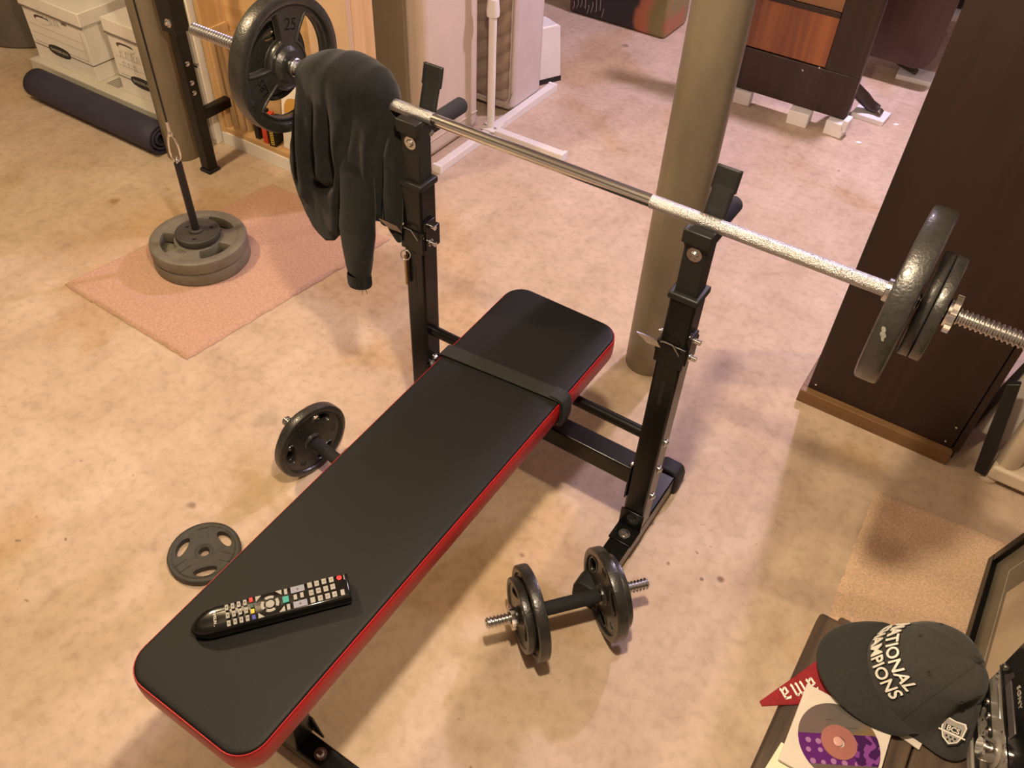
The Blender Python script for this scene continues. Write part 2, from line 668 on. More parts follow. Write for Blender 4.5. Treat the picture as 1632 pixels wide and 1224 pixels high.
def hookf(u, v):
    a = u
    pts_ = [(.112, .0070), (.120, .0080), (.131, .0080), (.1415, .004), (.1455, -.008), (.147, -.035), (.143, -.060), (.128, -.066)]
    k = a * (len(pts_) - 1)
    i = min(int(k), len(pts_) - 2)
    f = k - i
    x = pts_[i][0] * (1 - f) + pts_[i + 1][0] * f
    z = pts_[i][1] * (1 - f) + pts_[i + 1][1] * f
    y = -.2445 + (v - .5) * .029
    return Vector((x, y, padz(y) + z))


mb.grid(hookf, 28, 6)
hk = mb.build('strap_tab', FOAM, st, smooth=60)
so = hk.modifiers.new('thick', 'SOLIDIFY')
so.thickness = .005
so.offset = 0
# under-pad frame
mb = MB()
for x in (-.06, .07):
    M1 = frame((x, -.06, padz(-.06) - PH - .003), (0, -1, -.021), (1, 0, 0))
    mb.box(0, .95, -.015, .015, -.003, .003, M1)
mb.build('pad_rail', BLACK, bench, bevel=.001)
for x in (-.055, .065):
    MB().box(x - .018, x + .018, -.158, -.118, .360, padz(-.14) - PH - .004).build('pad_bracket', BLACK, bench, bevel=.003)
M1 = frame((.005, -.160, .232), (0, -.78, .118), (1, 0, 0))
MB().box(0, .80, -.022, .022, -.022, .022, M1).build('spine_tube', BLACK, bench, bevel=.004)
MB().cyl((-.268, -.138, .352), (.277, -.138, .352), .0125, seg=28).build('cross_bar', BLACK, bench)
lb = MB().box(-.268, .277, UY0, UY1, .205, .256).build('cross_beam', BLACK, bench, bevel=.004)
MB().box(-.30, .30, -.958, -.915, .018, .056).build('front_foot', BLACK, bench, bevel=.004)
for x in (-.30, .30):
    MB().box(x - .02, x + .02, -.964, -.909, 0, .062).build('foot_cap', RUBBER, bench, bevel=.008, segs=3)
M1 = frame((.005, -.937, .056), (0, .02, .33), (1, 0, 0))
lg = MB().box(0, .33, -.022, .022, -.022, .022, M1).build('front_leg', BLACK, bench, bevel=.004)
mb = MB()
mb.prism([(-.045, 0), (.045, 0), (.026, .06), (-.026, .06)], (.005, -.913, .056), (1, 0, 0), (0, .0, 1), (0, .004, 0))
mb.build('leg_bracket', BLACK, lg, bevel=.001)
for x in (-.055, .065):
    mb = MB()
    bolt(mb, (x, -.937, .056), (0, 0, 1))
    mb.build('bolt', STEEL, lg)

for sd in (-1, 1):
    x0, x1 = UX[sd]
    xc = (x0 + x1) / 2
    # foot rail with rubber caps
    rail = MB().box(x0, x1, -.335, .045, .016, .066).build('foot_rail', BLACK, bench, bevel=.004)
    for (ya, yb, dirn) in ((.028, .074, 1), (-.362, -.318, -1)):
        mb = MB()
        pr = [(-.031, 0), (.031, 0), (.034, .02), (.034, .05), (.028, .068), (.018, .074), (-.018, .074), (-.028, .068), (-.034, .05), (-.034, .02)]
        mb.prism(pr, (xc, ya, 0), (1, 0, 0), (0, 0, 1), (0, yb - ya, 0))
        mb.build('end_cap', RUBBER, rail, bevel=.006, segs=3)
    # lower bracket tying upright to rail
    br = MB()
    br.box(x0 - .003, x1 + .003, -.215, UY0 + .001, .0655, .070)
    br.box(x0 - .003, x1 + .003, UY0 - .004, UY0, .066, .125)
    br.build('rail_bracket', BLACK, rail, bevel=.0015)
    mb = MB()
    bolt(mb, (xc, -.190, .070), (0, 0, 1), .008, .006, .0135)
    mb.build('bolt', STEEL, rail)
    mb = MB()
    bolt(mb, (xc, UY0 - .004, .104), (0, -1, 0), .006, .004, .011)
    mb.build('bolt', BLACKM, rail)
    # outer upright
    up = MB().box(x0, x1, UY0, UY1, .066, .742).build('upright', BLACK, bench, bevel=.0045)
    xi = x1 if sd < 0 else x0          # inner face
    br = MB()
    ox = .004 if sd < 0 else -.004
    br.box(min(xi, xi + ox), max(xi, xi + ox), UY0 - .003, UY1 + .003, .160, .262)
    br.build('beam_flange', BLACK, up, bevel=.001)
    # dark slot in the front face of the upright
    MB().box(xc - .0035, xc + .0035, UY0 - .0006, UY0 + .001, .475, .545).build('adjusting_slot', BLACKM, up)
    # bolt heads down the right-hand face
    for z in (.352, .266, .172):
        mb = MB()
        bolt(mb, (x1, -.136, z), (1, 0, 0), .0065, .007, .010)
        mb.build('bolt', STEEL, up)
    for z in (.246,):
        mb = MB()
        bolt(mb, (xi - .004 * sd, UY0 + .012, .258), (-sd, 0, .6), .006, .006, .009)
        mb.build('bolt', STEEL, up)
    # plastic sleeve at the mouth
    mb = MB()
    mb.box(x0 - .004, x1 + .004, UY0 - .004, UY1 + .004, .733, .747)
    mb.build('sleeve', BLACKM, up, bevel=.003)
    # clamp
    cl = MB()
    cl.box(x0 - .0045, x1 + .0045, UY0 - .0045, UY1 + .0045, .583, .634)
    clamp = cl.build('clamp', BLACK, bench, bevel=.002)
    mb = MB()
    mb.prism([(0, 0), (.028, .004), (.050, .022), (.034, .020), (.010, .014)], (x0 + .006, UY0 - .012, .628), (-.8, -.5, .25), (0, 0, 1), (.003, -.003, 0))
    mb.build('lever', STEEL, clamp)
    mb = MB()
    mb.path([(x0 + .004, UY0 - .006, .634), (x0 + .012, UY0 - .010, .641), (xc + .004, UY0 - .010, .641), (x1 - .006, UY0 - .008, .620)], .0016, 6)
    mb.build('spring_wire', STEEL, clamp)
    for (z, yy) in ((.647, -.145), (.606, -.145)):
        mb = MB()
        bolt(mb, (x1 + (.0045 if z < .63 else 0), yy, z), (1, 0, 0), .009, .006, .012)
        mb.cyl((x1, yy, z), (x1 + .020, yy, z), .0052, seg=14)
        mb.cyl((x1 + .0195, yy, z), (x1 + .0205, yy, z), .004, .0, seg=14)
        mb.build('clamp_bolt', CHROME, clamp)
        mb = MB()
        mb.lathe([(0, 0), (.004, 0), (.005, .004), (.003, .008), (0, .009)], (x0 - (.0045 if z < .63 else 0), yy - .01, z), (-1, -.2, 0), 14)
        mb.build('clamp_stud', CHROME, clamp)
    MB().box(x1 + .001, x1 + .007, -.160, -.128, .592, .66).build('clamp_plate', BLACK, clamp, bevel=.001)
    if sd < 0:
        mb = MB()
        mb.ring((x0 + .012, UY0 - .012, .572), (.45, -.8, .35), .0105, .0015)
        mb.build('pull_ring', CHROME, clamp)
        MB().cyl((x0 + .008, UY0 - .007, .565), (x0 + .008, UY0 - .007, .49), .0042, seg=14).build('pull_pin', mat('brass_pin', (.45, .36, .20), .3, 1.0), clamp)
    # inner telescoping post
    ip = MB().box(xc - .021, xc + .021, -.158, -.118, .60, .868).build('inner_post', BLACKM, bench, bevel=.003)
    mb = MB()
    bolt(mb, (xc + (.002 if sd < 0 else 0), -.158, .832), (0, -1, 0), .0078, .006, .0135)
    mb.build('bolt', STEEL, ip)
    # bar hook: front block, saddle, tall back tongue
    hook = MB().box(xc - .025, xc + .025, -.168, -.148, .853, .879).build('hook_block', BLACKM, bench, bevel=.002)
    MB().box(xc - .022, xc + .022, -.160, -.095, .843, .8645).build('saddle', BLACKM, hook, bevel=.002)
    prof = [(-.104, .845), (-.100, .872), (-.090, .905), (-.083, .925), (-.076, .955)]
    mb = MB()

    def tongue(u, v):
        k = v * (len(prof) - 1)
        i = min(int(k), len(prof) - 2)
        f = k - i
        y = prof[i][0] * (1 - f) + prof[i + 1][0] * f
        z = prof[i][1] * (1 - f) + prof[i + 1][1] * f
        hw = .0215 if z > .918 else .0185
        return Vector((xc + (u - .5) * 2 * hw, y, z))

    mb.grid(tongue, 6, 40)
    tg = mb.build('tongue', BLACKM, hook, smooth=50)
    so = tg.modifiers.new('thick', 'SOLIDIFY')
    so.thickness = .006
    so.offset = 0
    mb = MB()
    mb.lathe([(0, 0), (.007, 0), (.0065, .0008), (.002, .0012), (.0015, .0002), (0, .0002)], (xc, -.0895, .903), (0, -1, .32), 20)
    mb.build('rivet', BLACKM, hook)
    # padded peg pointing back
    pg = MB().lathe([(0, 0), (.0162, 0), (.0165, .002), (.0165, .118), (.014, .122), (0, .122)], (xc - .002 * sd, -.112, .842), (0, 1, .0), 28).build('peg', FOAM, bench)
    if sd < 0:
        mb = MB()
        bolt(mb, (x1 - .004, -.118, .842), (1, -.3, .1), .004, .004, .006)
        mb.build('bolt', STEEL, pg)


# ------------------------------------------------------------------ weight plates
def kidney(r0, r1, a, span, n=14):
    a0, a1 = R(a - span / 2), R(a + span / 2)
    p = [(r1 * math.cos(a0 + (a1 - a0) * k / n), r1 * math.sin(a0 + (a1 - a0) * k / n)) for k in range(n + 1)]
    p += [(r0 * math.cos(a1 - (a1 - a0) * k / n), r0 * math.sin(a1 - (a1 - a0) * k / n)) for k in range(n + 1)]
    return chaikin(p, 2)


def oval(rc, a, lt, lr, n=28):
    ca, sa = math.cos(R(a)), math.sin(R(a))
    out = []
    for k in range(n):
        t = 2 * PI * k / n
        x = rc + lr * math.cos(t) - .10 * lt * math.sin(t) ** 2
        y = lt * math.sin(t)
        out.append((x * ca - y * sa, x * sa + y * ca))
    return out


def plate_mesh(name, rad, T, bore, holes, rim, web, hub_r=None, lips=0.0, seg=72):
    """cast plate, axis z, from z = 0 to z = T"""
    mb = MB()
    c = T * .12
    if holes:
        mb.mesh(fill_mesh([circle(rad - rim * .5, seg), circle(bore, 32)] + holes, web / 2, min(.0018, web * .2)), Matrix.Translation((0, 0, T / 2)))
        ri = rad - rim
        mb.lathe([(ri, T / 2 - web / 2), (ri + c * .6, c * .4), (ri + c * 1.3, 0), (rad - c * 1.2, 0), (rad - c * .3, c * .5), (rad, c * 1.4), (rad, T - c * 1.4), (rad - c * .3, T - c * .5), (rad - c * 1.2, T),
                  (ri + c * 1.3, T), (ri + c * .6, T - c * .4), (ri, T / 2 + web / 2)], seg=seg)
        hr = hub_r or rad * .28
        mb.lathe([(bore, 0), (hr * .8, 0), (hr, T / 2 - web / 2 + .0005), (hr, T / 2 + web / 2 - .0005), (hr * .8, T), (bore, T), (bore, 0)], seg=40)
        if lips:
            for h in holes:
                for z in (T / 2 - web / 2, T / 2 + web / 2):
                    mb.path([(x, y, z) for x, y in h], lips, 6, closed=True)
    else:
        mb.lathe([(bore, 0), (rad - c, 0), (rad, c), (rad, T - c), (rad - c, T), (bore, T), (bore, 0)], seg=seg)
    return mb.data(name, 32)


def emboss(parent, items, z, material, face=1):
    """raised lettering on a plate: (text, size, radius, angle of letter-up)"""
    if face < 0:
        F = Matrix.Translation((0, 0, z)) @ Matrix.Rotation(PI, 4, 'Y')
    else:
        F = Matrix.Translation((0, 0, z))
    for tx, size, r, a in items:
        mb = MB()
        M1 = Matrix.Rotation(R(a - 90), 4, 'Z') @ Matrix.Translation((0, r, 0))
        mb.mesh(text_mesh(tx, size, .0012), F @ M1)
        mb.build('lettering', material, parent, local=True)


BIGPLATE = plate_mesh('big_plate', .138, .036, .0130, [kidney(.048, .110, a, 80) for a in (90, 210, 330)], .022, .017, .038, .003)
SMALLPLATE = plate_mesh('small_plate', .082, .017, .0130, [oval(.052, a, .024, .011) for a in (90, 210, 330)], .012, .010, .022, .0015)
DBPLATE = plate_mesh('dumbbell_plate', .100, .024, .0130, [oval(.065, a, .029, .0155) for a in (90, 210, 330)], .016, .013, .024, .0022)
DBSMALL = plate_mesh('dumbbell_small_plate', .079, .017, .0130, [oval(.050, a, .022, .010) for a in (90, 210, 330)], .012, .010, .022, .0015)
LOOSE = plate_mesh('loose_plate', .080, .0185, .0130, [oval(.0530, a, .0265, .0128) for a in (-158, -40, 78)], .013, .0155, .022, .0)
for me_, m_ in ((BIGPLATE, IRON), (SMALLPLATE, IRON), (DBPLATE, IRON), (DBSMALL, IRON), (LOOSE, IRON2)):
    me_.materials.append(m_)


def star_nut(mb, o, axis, r=.0295, t=.009, n=12):
    o = Vector(o)
    ax = Vector(axis).normalized()
    u = ax.orthogonal().normalized()
    w = ax.cross(u)
    poly = []
    for k in range(n * 4):
        rr = r if k % 4 in (0, 1) else r * .80
        a = 2 * PI * (k + .0) / (n * 4)
        poly.append((rr * math.cos(a), rr * math.sin(a)))
    mb.prism(poly, o, u, w, ax * t)
    mb.lathe([(0, 0), (.021, 0), (.021, t + .004), (0, t + .004)], o - ax * .004, ax, 24)
    return mb


def thread(mb, p0, p1, r=.0132, depth=.0032, pitch=.0074, seg=24):
    p0, p1 = Vector(p0), Vector(p1)
    Lh = (p1 - p0).length
    n = int(Lh / pitch)
    prof = [(0, 0), (r - depth, 0)]
    for k in range(n):
        h = k * pitch
        prof += [(r - depth, h + pitch * .15), (r, h + pitch * .42), (r, h + pitch * .62), (r - depth, h + pitch * .9)]
    prof += [(r - depth * 1.2, Lh - .0005), (0, Lh)]
    return mb.lathe(prof, p0, p1 - p0, seg)


# ------------------------------------------------------------------ barbell
BY, BZ = -.125, .877
bar = thing('barbell', 'chrome threaded barbell loaded with black iron plates, resting on the bench hooks', 'barbell', (0, BY, BZ))
MB().cyl((-.262, 0, 0), (.20, 0, 0), .0113, seg=36).build('smooth_shaft', CHROME, bar, local=True)
for a, b in ((.198, .597), (-.607, -.260)):
    MB().cyl((a, 0, 0), (b, 0, 0), .0119, seg=36).build('knurled_shaft', KNURL, bar, local=True)
for s_, xc in ((1, .597), (-1, -.607)):
    col = MB().lathe([(0, 0), (.017, 0), (.0185, .0015), (.0185, .0085), (.017, .010), (0, .010)], (xc - (.003 if s_ > 0 else .007), 0, 0), (1, 0, 0), 32).build('inner_collar', STEEL, bar, local=True)
    mb = MB()
    mb.cyl((xc, -.012, .012), (xc, -.016, .0165), .003, seg=10)
    mb.build('set_screw', STEEL, col, local=True)
    mb = MB()
    thread(mb, (xc + .004 * s_, 0, 0), (.914 * s_ + (-.0 if s_ > 0 else .004), 0, 0))
    mb.build('threaded_end', STEEL, bar, local=True)
    xs = .6055 if s_ > 0 else -.6175
    k = link('weight_plate', BIGPLATE, bar)
    if s_ > 0:
        kp = k
    k.matrix_local = frame((xs, 0, 0), (0, 1, 0), (0, 0, 1)) @ Matrix.Rotation(R(12), 4, 'Z') if s_ > 0 else frame((xs, 0, 0), (0, -1, 0), (0, 0, 1)) @ Matrix.Rotation(R(-45), 4, 'Z')
    emboss(k, [('25', .034, .078, 30), ('LBS', .024, .078, 150), ('25', .03, .076, 270)], .0098 + .0005, IRONGLOSS, -1)
    if s_ < 0:
        k['label'] = 'large black plate with three kidney-shaped holes'
    for q in range(2):
        x_ = xs + s_ * (.0365 + .0175 * q + .004)
        k = link('small_weight_plate', SMALLPLATE, bar)
        k.matrix_local = frame((x_, 0, 0), (0, s_, 0), (0, 0, 1))
    mb = MB()
    star_nut(mb, (xs + s_ * (.0365 + .035 + .012), 0, 0), (s_, 0, 0))
    mb.build('star_nut', CHROME, bar, local=True, smooth=25)
    MB().lathe([(.013, 0), (.019, 0), (.020, .004), (.013, .005)], (xs + s_ * (.0365 + .035 + .006), 0, 0), (s_, 0, 0), 24).build('rubber_washer', RUBBER, bar, local=True)
# chipped paint on the right-hand large plate
mb = MB()
CHIP = 166 - 12
mb.grid(lambda u, v: Vector(((1.0*.1390) * math.cos(R(CHIP + 9 * u)), (1.0*.1390) * math.sin(R(CHIP + 9 * u)), .013 + .007 * (v - .5) * (.25 + math.sin(PI * min(1, .1 + .85 * u)) * (.8 + .3 * math.sin(14 * u))) + .006 * u)), 12, 4)
mb.build('paint_chip', mat('bare_iron', (.30, .29, .26), .6, .3, var=.3, scale=300), kp, local=True)


# ------------------------------------------------------------------ dumbbells and plates on the floor
def dumbbell(label, start, ang, rot=0):
    r = .1000
    t = thing('dumbbell', label, 'dumbbell', (start[0], start[1], 0), ang, group='plate-loaded dumbbells')
    Lh = .358
    MB().lathe([(0, 0), (.0135, 0), (.0150, .004), (.0150, .128), (.0135, .132), (0, .132)], (.113, 0, r), (1, 0, 0), 28).build('grip', FOAM, t, local=True)
    for s_ in (0, 1):
        mb = MB()
        if s_ == 0:
            thread(mb, (.113, 0, r), (0, 0, r), .0125)
        else:
            thread(mb, (.245, 0, r), (Lh, 0, r), .0125)
        mb.build('threaded_end', STEEL, t, local=True)
        sg = -1 if s_ == 0 else 1
        x_ = .109 if s_ == 0 else .249
        MB().lathe([(.0125, -.003), (.021, -.003), (.022, .001), (.0125, .002)], (x_ + sg * .001, 0, r), (sg, 0, 0), 24).build('collar', IRON, t, local=True)
        k = link('weight_plate', DBPLATE, t)
        k.matrix_local = frame((x_, 0, r), (0, sg, 0), (0, 0, 1)) @ Matrix.Rotation(R(rot * sg + 8), 4, 'Z')
        emboss(k, [('10', .022, .064, 30), ('LB', .018, .064, 150), ('10', .02, .064, 270)], .0055 - .0003, IRON, -1)
        k = link('small_weight_plate', DBSMALL, t)
        k.matrix_local = frame((x_ + sg * .0245, 0, r), (0, sg, 0), (0, 0, 1)) @ Matrix.Rotation(R(40), 4, 'Z')
        mb = MB()
        star_nut(mb, (x_ + sg * (.0245 + .017 + .006), 0, r), (sg, 0, 0), .026, .010, 6)
        mb.build('star_nut', CHROME, t, local=True, smooth=25)
    return t


dumbbell('black iron dumbbell with chrome screw ends in front of the right foot rail', (.179, -.567), R(50), rot=41)
dumbbell('black iron dumbbell half hidden under the left edge of the bench pad', (-.540, -.392), R(-7), rot=-25)

t = thing('weight_plate', 'loose small black iron plate lying flat on the concrete beside the pad', 'weight plate', (-.4686, -.7401, 0), 0)
k = link('plate_body', LOOSE, t)
mb = MB()
for a in (-100, 20, 140):
    M1 = Matrix.Rotation(R(a), 4, 'Z')
    w_, h_ = .011, .013
    for (xa, xb, ya, yb) in ((.0525 - h_, .0525 + h_, -w_, -w_ + .0015), (.0525 - h_, .0525 + h_, w_ - .0015, w_), (.0525 + h_ - .0015, .0525 + h_, -w_, w_)):
        mb.box(xa, xb, ya, yb, .0172, .0182, M1)
mb.build('raised_frame', IRON2, t, local=True)

# carpet pieces


def carpet(name, label, corners, h, material, cell=.006, sd=1):
    a, b, c, d = [Vector((x, y, 0)) for x, y in corners]
    nu = int((b - a).length / cell)
    nv = int((d - a).length / cell)
    rnd = random.Random(sd)
    mb = MB()
    jit = {}

    def P_(u, v):
        p = (a * (1 - u) + b * u) * (1 - v) + (d * (1 - u) + c * u) * v
        e = min(u * nu, (1 - u) * nu, v * nv, (1 - v) * nv)
        n1 = noise.noise(p * 40) * .0025
        if e < .5:
            return p + Vector((n1 * 1.3 + rnd.uniform(-.002, .002), n1 + rnd.uniform(-.002, .002), .0015))
        z = h * (0.75 if e < 1.5 else 1.0) + rnd.uniform(-.0006, .0006) + noise.noise(p * 9) * .0010
        return p + Vector((rnd.uniform(-.001, .001), rnd.uniform(-.001, .001), z))

    mb.grid(P_, nu + 1, nv + 1)
    return tag(mb.build(name, material, smooth=80), label, 'carpet', 'carpet remnants')


carpet('carpet_remnant', 'dusty pink carpet remnant under the grey plates on the loading pin',
       [(-1.534, -.317), (-.992, -.327), (-.895, .445), (-1.432, .452)], .011, CARPET, sd=2)
carpet('carpet_remnant', 'tan carpet remnant at the right, behind the low wooden table',
       [(.770, -.30), (1.75, -.30), (1.75, .42), (.745, .338)], .011, CARPET2, .008, sd=5)

# loading pin with grey plates
GP = [kidney(.070, .114, a, 58) for a in (-128, -12, 92)]
GREYPLATE = plate_mesh('grey_plate', .1455, .040, .0130, GP, .030, .034, .045, .0)
GREYPLATE.materials.append(GREY)
px_, py_ = -1.293, .012
for i, lab in enumerate(('lower of two grey iron plates stacked on the pink carpet', 'upper of two grey iron plates, three kidney-shaped openings on top')):
    t = thing('grey_weight_plate', lab, 'weight plate', (px_, py_, .0125 + .0405 * i), R(20 * (1 - i)), group='grey plates on the loading pin')
    link('plate_body', GREYPLATE, t)
    emboss(t, [('25', .028, .082, 162), ('LBS', .02, .082, 282)], .0378, GREY)
t = thing('small_weight_plate', 'small dark plate on top of the stacked grey plates', 'weight plate', (px_ + .002, py_ + .002, .0935), 0)
SP = plate_mesh('pin_plate', .067, .021, .0130, [oval(.042, a, .0085, .0075) for a in (185, 305, 65)], .010, .018, .026, 0)
SP.materials.append(DARKGREY)
link('plate_body', SP, t)
t = thing('loading_pin', 'black loading pin rising through the grey plates, hung from a cable', 'loading pin', (px_, py_, .0125))
MB().cyl((0, 0, .0), (0, 0, .335), .0115, seg=24).build('rod', BLACKM, t, local=True)
MB().lathe([(.0116, .102), (.022, .102), (.022, .108), (.0116, .110)]).build('stop_washer', DARKGREY, t, local=True)
MB().ring((0, 0, .344), (1, 1, 0), .0095, .003).build('eye', STEEL, t, local=True)
t = thing('carabiner', 'chrome snap hook joining the loading pin to the cable', 'carabiner', (px_, py_, .355))
mb = MB()
pts = []
for k in range(40):
    a = 2 * PI * k / 40
    pts.append((.0125 * math.sin(a) * (1 + .25 * math.cos(a)) * .72, .0125 * math.sin(a) * (1 + .25 * math.cos(a)) * .72, .040 - .044 * math.cos(a)))
mb.path(pts, .0028, 8, closed=True)
mb.build('body', CHROME, t, local=True)
MB().lathe([(0, 0), (.006, 0), (.007, .005), (.004, .014), (0, .014)], (0, 0, .078)).build('swivel', CHROME, t, local=True)

# lat tower: post, arm, pulley and cable
lt = thing('lat_pulldown_tower', 'black steel pulley tower post standing beside the bookcase', 'exercise tower', (-1.675, .391, 0))
MB().box(-1.695, -1.655, .371, .411, .0, 2.16).build('post', BLACK, lt, bevel=.003)
MB().box(-1.7, -1.65, .366, .416, .0, .012).build('foot_cap', RUBBER, lt, bevel=.002)
MB().box(-1.690, -1.660, .411, .53, .19, .225).build('rear_brace', BLACK, lt, bevel=.003)
MB().box(-1.71, -1.645, .362, .42, .50, .66).build('sleeve', BLACKM, lt, bevel=.003)
mb = MB()
bolt(mb, (-1.668, .362, .535), (0, -1, 0), .009, .01, .014)
mb.build('bolt', CHROME, lt)
for z in (.40, .335, .30):
    mb = MB()
    bolt(mb, (-1.655, .385, z), (1, -.3, 0), .006, .008, .008)
    mb.build('bolt', STEEL, lt)
M1 = frame((-1.675, .391, 2.14), (px_ + 1.675, py_ - .391, 0), (-.38, -.38, 0))
MB().box(-.03, .60, -.02, .02, -.02, .02, M1).build('arm', BLACK, lt, bevel=.003)
MB().lathe([(0, -.012), (.045, -.012), (.045, -.006), (.036, 0), (.045, .006), (.045, .012), (0, .012)], (px_ - .036 * .72, py_ + .036 * .72, 2.08), (1, 1, 0), 28).build('pulley', BLACKM, lt)
MB().cyl((px_, py_, .445), (px_, py_, 2.08), .0028, seg=8).build('cable', BLACKM, lt)
MB().cyl((px_, py_, .44), (px_, py_, .475), .0045, seg=10).build('cable_end', STEEL, lt)


# ------------------------------------------------------------------ sweatshirt over the bar
def poly_dist(px, pz, line):
    best = 9
    for (ax, az), (bx, bz) in zip(line, line[1:]):
        dx, dz = bx - ax, bz - az
        tt = max(0, min(1, ((px - ax) * dx + (pz - az) * dz) / (dx * dx + dz * dz)))
        best = min(best, math.hypot(px - ax - tt * dx, pz - az - tt * dz))
    return best


DX, DZ = .012, .014          # the creases were laid out on a plane a little behind the cloth


def sh(line):
    return [(x + DX, z + DZ) for x, z in line]


VALLEY = [(sh([(-0.452, 0.937), (-0.485, 0.9), (-0.521, 0.847), (-0.538, 0.775), (-0.559, 0.704), (-0.553, 0.676)]), .009, .011),
          (sh([(-0.556, 0.641), (-0.526, 0.637), (-0.5, 0.666), (-0.488, 0.718), (-0.487, 0.782), (-0.483, 0.833), (-0.461, 0.904), (-0.45, 0.937)]), .009, .013),
          (sh([(-0.368, 0.961), (-0.391, 0.919), (-0.411, 0.872), (-0.436, 0.803), (-0.456, 0.741), (-0.485, 0.618)]), .010, .013),
          (sh([(-0.32, 0.934), (-0.341, 0.901), (-0.353, 0.843), (-0.376, 0.769), (-0.395, 0.615)]), .010, .014),
          (sh([(-0.60, 0.84), (-0.61, 0.758), (-0.623, 0.623)]), .009, .009)]
RIDGE = [(sh([(-0.50, 0.90), (-0.515, 0.78), (-0.53, 0.68)]), .012, .016),
         (sh([(-0.425, 0.93), (-0.455, 0.80), (-0.475, 0.68), (-0.50, .56)]), .013, .020),
         (sh([(-0.37, 0.89), (-0.39, 0.80), (-0.41, 0.65)]), .010, .014),
         (sh([(-0.33, 0.86), (-0.335, 0.72), (-0.35, 0.62)]), .008, .014),
         (sh([(-0.57, 0.86), (-0.59, 0.72), (-0.60, 0.60)]), .010, .016)]


def interp(tab, x):
    if x <= tab[0][0]:
        return tab[0][1]
    for (a, fa), (b, fb) in zip(tab, tab[1:]):
        if x <= b:
            q = (x - a) / (b - a)
            return fa + (fb - fa) * q
    return tab[-1][1]


BOT_F = [(0, .648), (.03, .636), (.05, .590), (.08, .556), (.12, .533), (.18, .518), (.28, .514), (.40, .530), (.54, .575), (.66, .618), (.85, .620), (.95, .635), (1, .66)]
BOT_B = [(0, .70), (.3, .62), (.6, .64), (1, .72)]
TOPR = [(0, .016), (.03, .026), (.10, .040), (.20, .053), (.34, .064), (.50, .071), (.66, .070), (.80, .060), (.90, .044), (.97, .026), (1, .016)]


def shirt(u, v):
    """u across the bar, v from the front hem (0) over the bar to the back hem (1)"""
    rr = interp(TOPR, u)
    xt = -.588 + u * .236           # x on top of the bar
    arc0, arc1 = .46, .68
    zc = BZ - .004
    if v < arc0:
        q = v / arc0                # 0 hem .. 1 at bar height
        zb = interp(BOT_F, u)
        z = zb + (zc - zb) * q
        drop = (zc - z)
        xl = interp([(0, -.590), (.09, -.610), (.14, -.618), (.2, -.634), (.25, -.640), (.30, -.630), (.36, -.612)], drop)
        xr = interp([(0, -.352), (.03, -.328), (.08, -.306), (.18, -.298), (.26, -.312), (.34, -.33)], drop)
        x = xl + (xr - xl) * u
        k = min(1, drop / .16)
        y = BY - rr * (1 - k) - (.030 + .026 * math.sin(PI * min(1, u * 1.05)) ** .7) * k
        am_ = min(1, .12 + drop / .09)
        for ln, wd, am in VALLEY:
            d = poly_dist(x, z, ln)
            y += 1.5 * am * am_ * math.exp(-(d / wd) ** 2)
        for ln, am, wd in RIDGE:
            d = poly_dist(x, z, ln)
            y -= 1.2 * am * am_ * math.exp(-(d / wd) ** 2)
        y += .004 * noise.noise(Vector((x * 14, 3, z * 6))) + .0015 * noise.noise(Vector((x * 50, 9, z * 30)))
        y = min(y, BY - .0145)
        return Vector((x, y, z))
    if v > arc1:
        q = (v - arc1) / (1 - arc1)
        zb = interp(BOT_B, u)
        z = zc + (zb - zc) * q
        drop = zc - z
        k = min(1, drop / .16)
        x = xt - .02 * (drop / .3) * (1 - u) + .004 * noise.noise(Vector((u * 9, 1, z * 8))) * k
        y = BY + rr * (1 - k) + .022 * k + .006 * math.sin(u * 22) * k
        return Vector((x, max(y, BY + .014), z))
    a = PI - PI * (v - arc0) / (arc1 - arc0)
    y = BY + rr * math.cos(a)
    z = zc + rr * math.sin(a) + .0012 * math.sin(u * 24 + 1) * math.sin(a)
    base = shirt(u, arc0 - 1e-6)
    k = max(0, -math.cos(a)) ** 2
    return Vector((xt + (base.x - xt) * k, y * (1 - k) + base.y * k, z))


mb = MB()
mb.grid(shirt, 120, 150)
sw = thing('sweatshirt', 'charcoal fleece sweatshirt draped over the left end of the barbell', 'sweatshirt', (-.45, BY, BZ))
body = mb.build('body', FLEECE, sw, smooth=75)
so = body.modifiers.new('thick', 'SOLIDIFY')
so.thickness = .004
so.offset = 0


def sleevef(cx, cy, wx, wy, ph):
    def fn(u, v):
        a = 2 * PI * u
        x, y, z = cx(v), cy(v), None
        rx, ry = wx(v), wy(v)
        w1 = 1 + .07 * math.sin(3 * a + 5 * v + ph) + .04 * math.sin(18 * v + 2 * a)
        return x, y, rx * w1 * math.cos(a), ry * w1 * math.sin(a)
    return fn


def tube_sleeve(pts, radx, rady, nv=46, nu=36, wrinkle=1.0):
    mb = MB()

    def fn(u, v):
        k = v * (len(pts) - 1)
        i = min(int(k), len(pts) - 2)
        f = k - i
        f = f * f * (3 - 2 * f)
        c = Vector(pts[i]) * (1 - f) + Vector(pts[i + 1]) * f
        rx = radx[i] * (1 - f) + radx[i + 1] * f
        ry = rady[i] * (1 - f) + rady[i + 1] * f
        a = 2 * PI * u
        w1 = 1 + wrinkle * (.06 * math.sin(3 * a + 5 * v) + .045 * math.sin(20 * v + 2 * a) * v)
        return c + Vector((rx * w1 * math.cos(a), ry * w1 * math.sin(a), .004 * math.cos(a) * 0))
    mb.grid(fn, nu, nv, closed_u=True)
    return mb


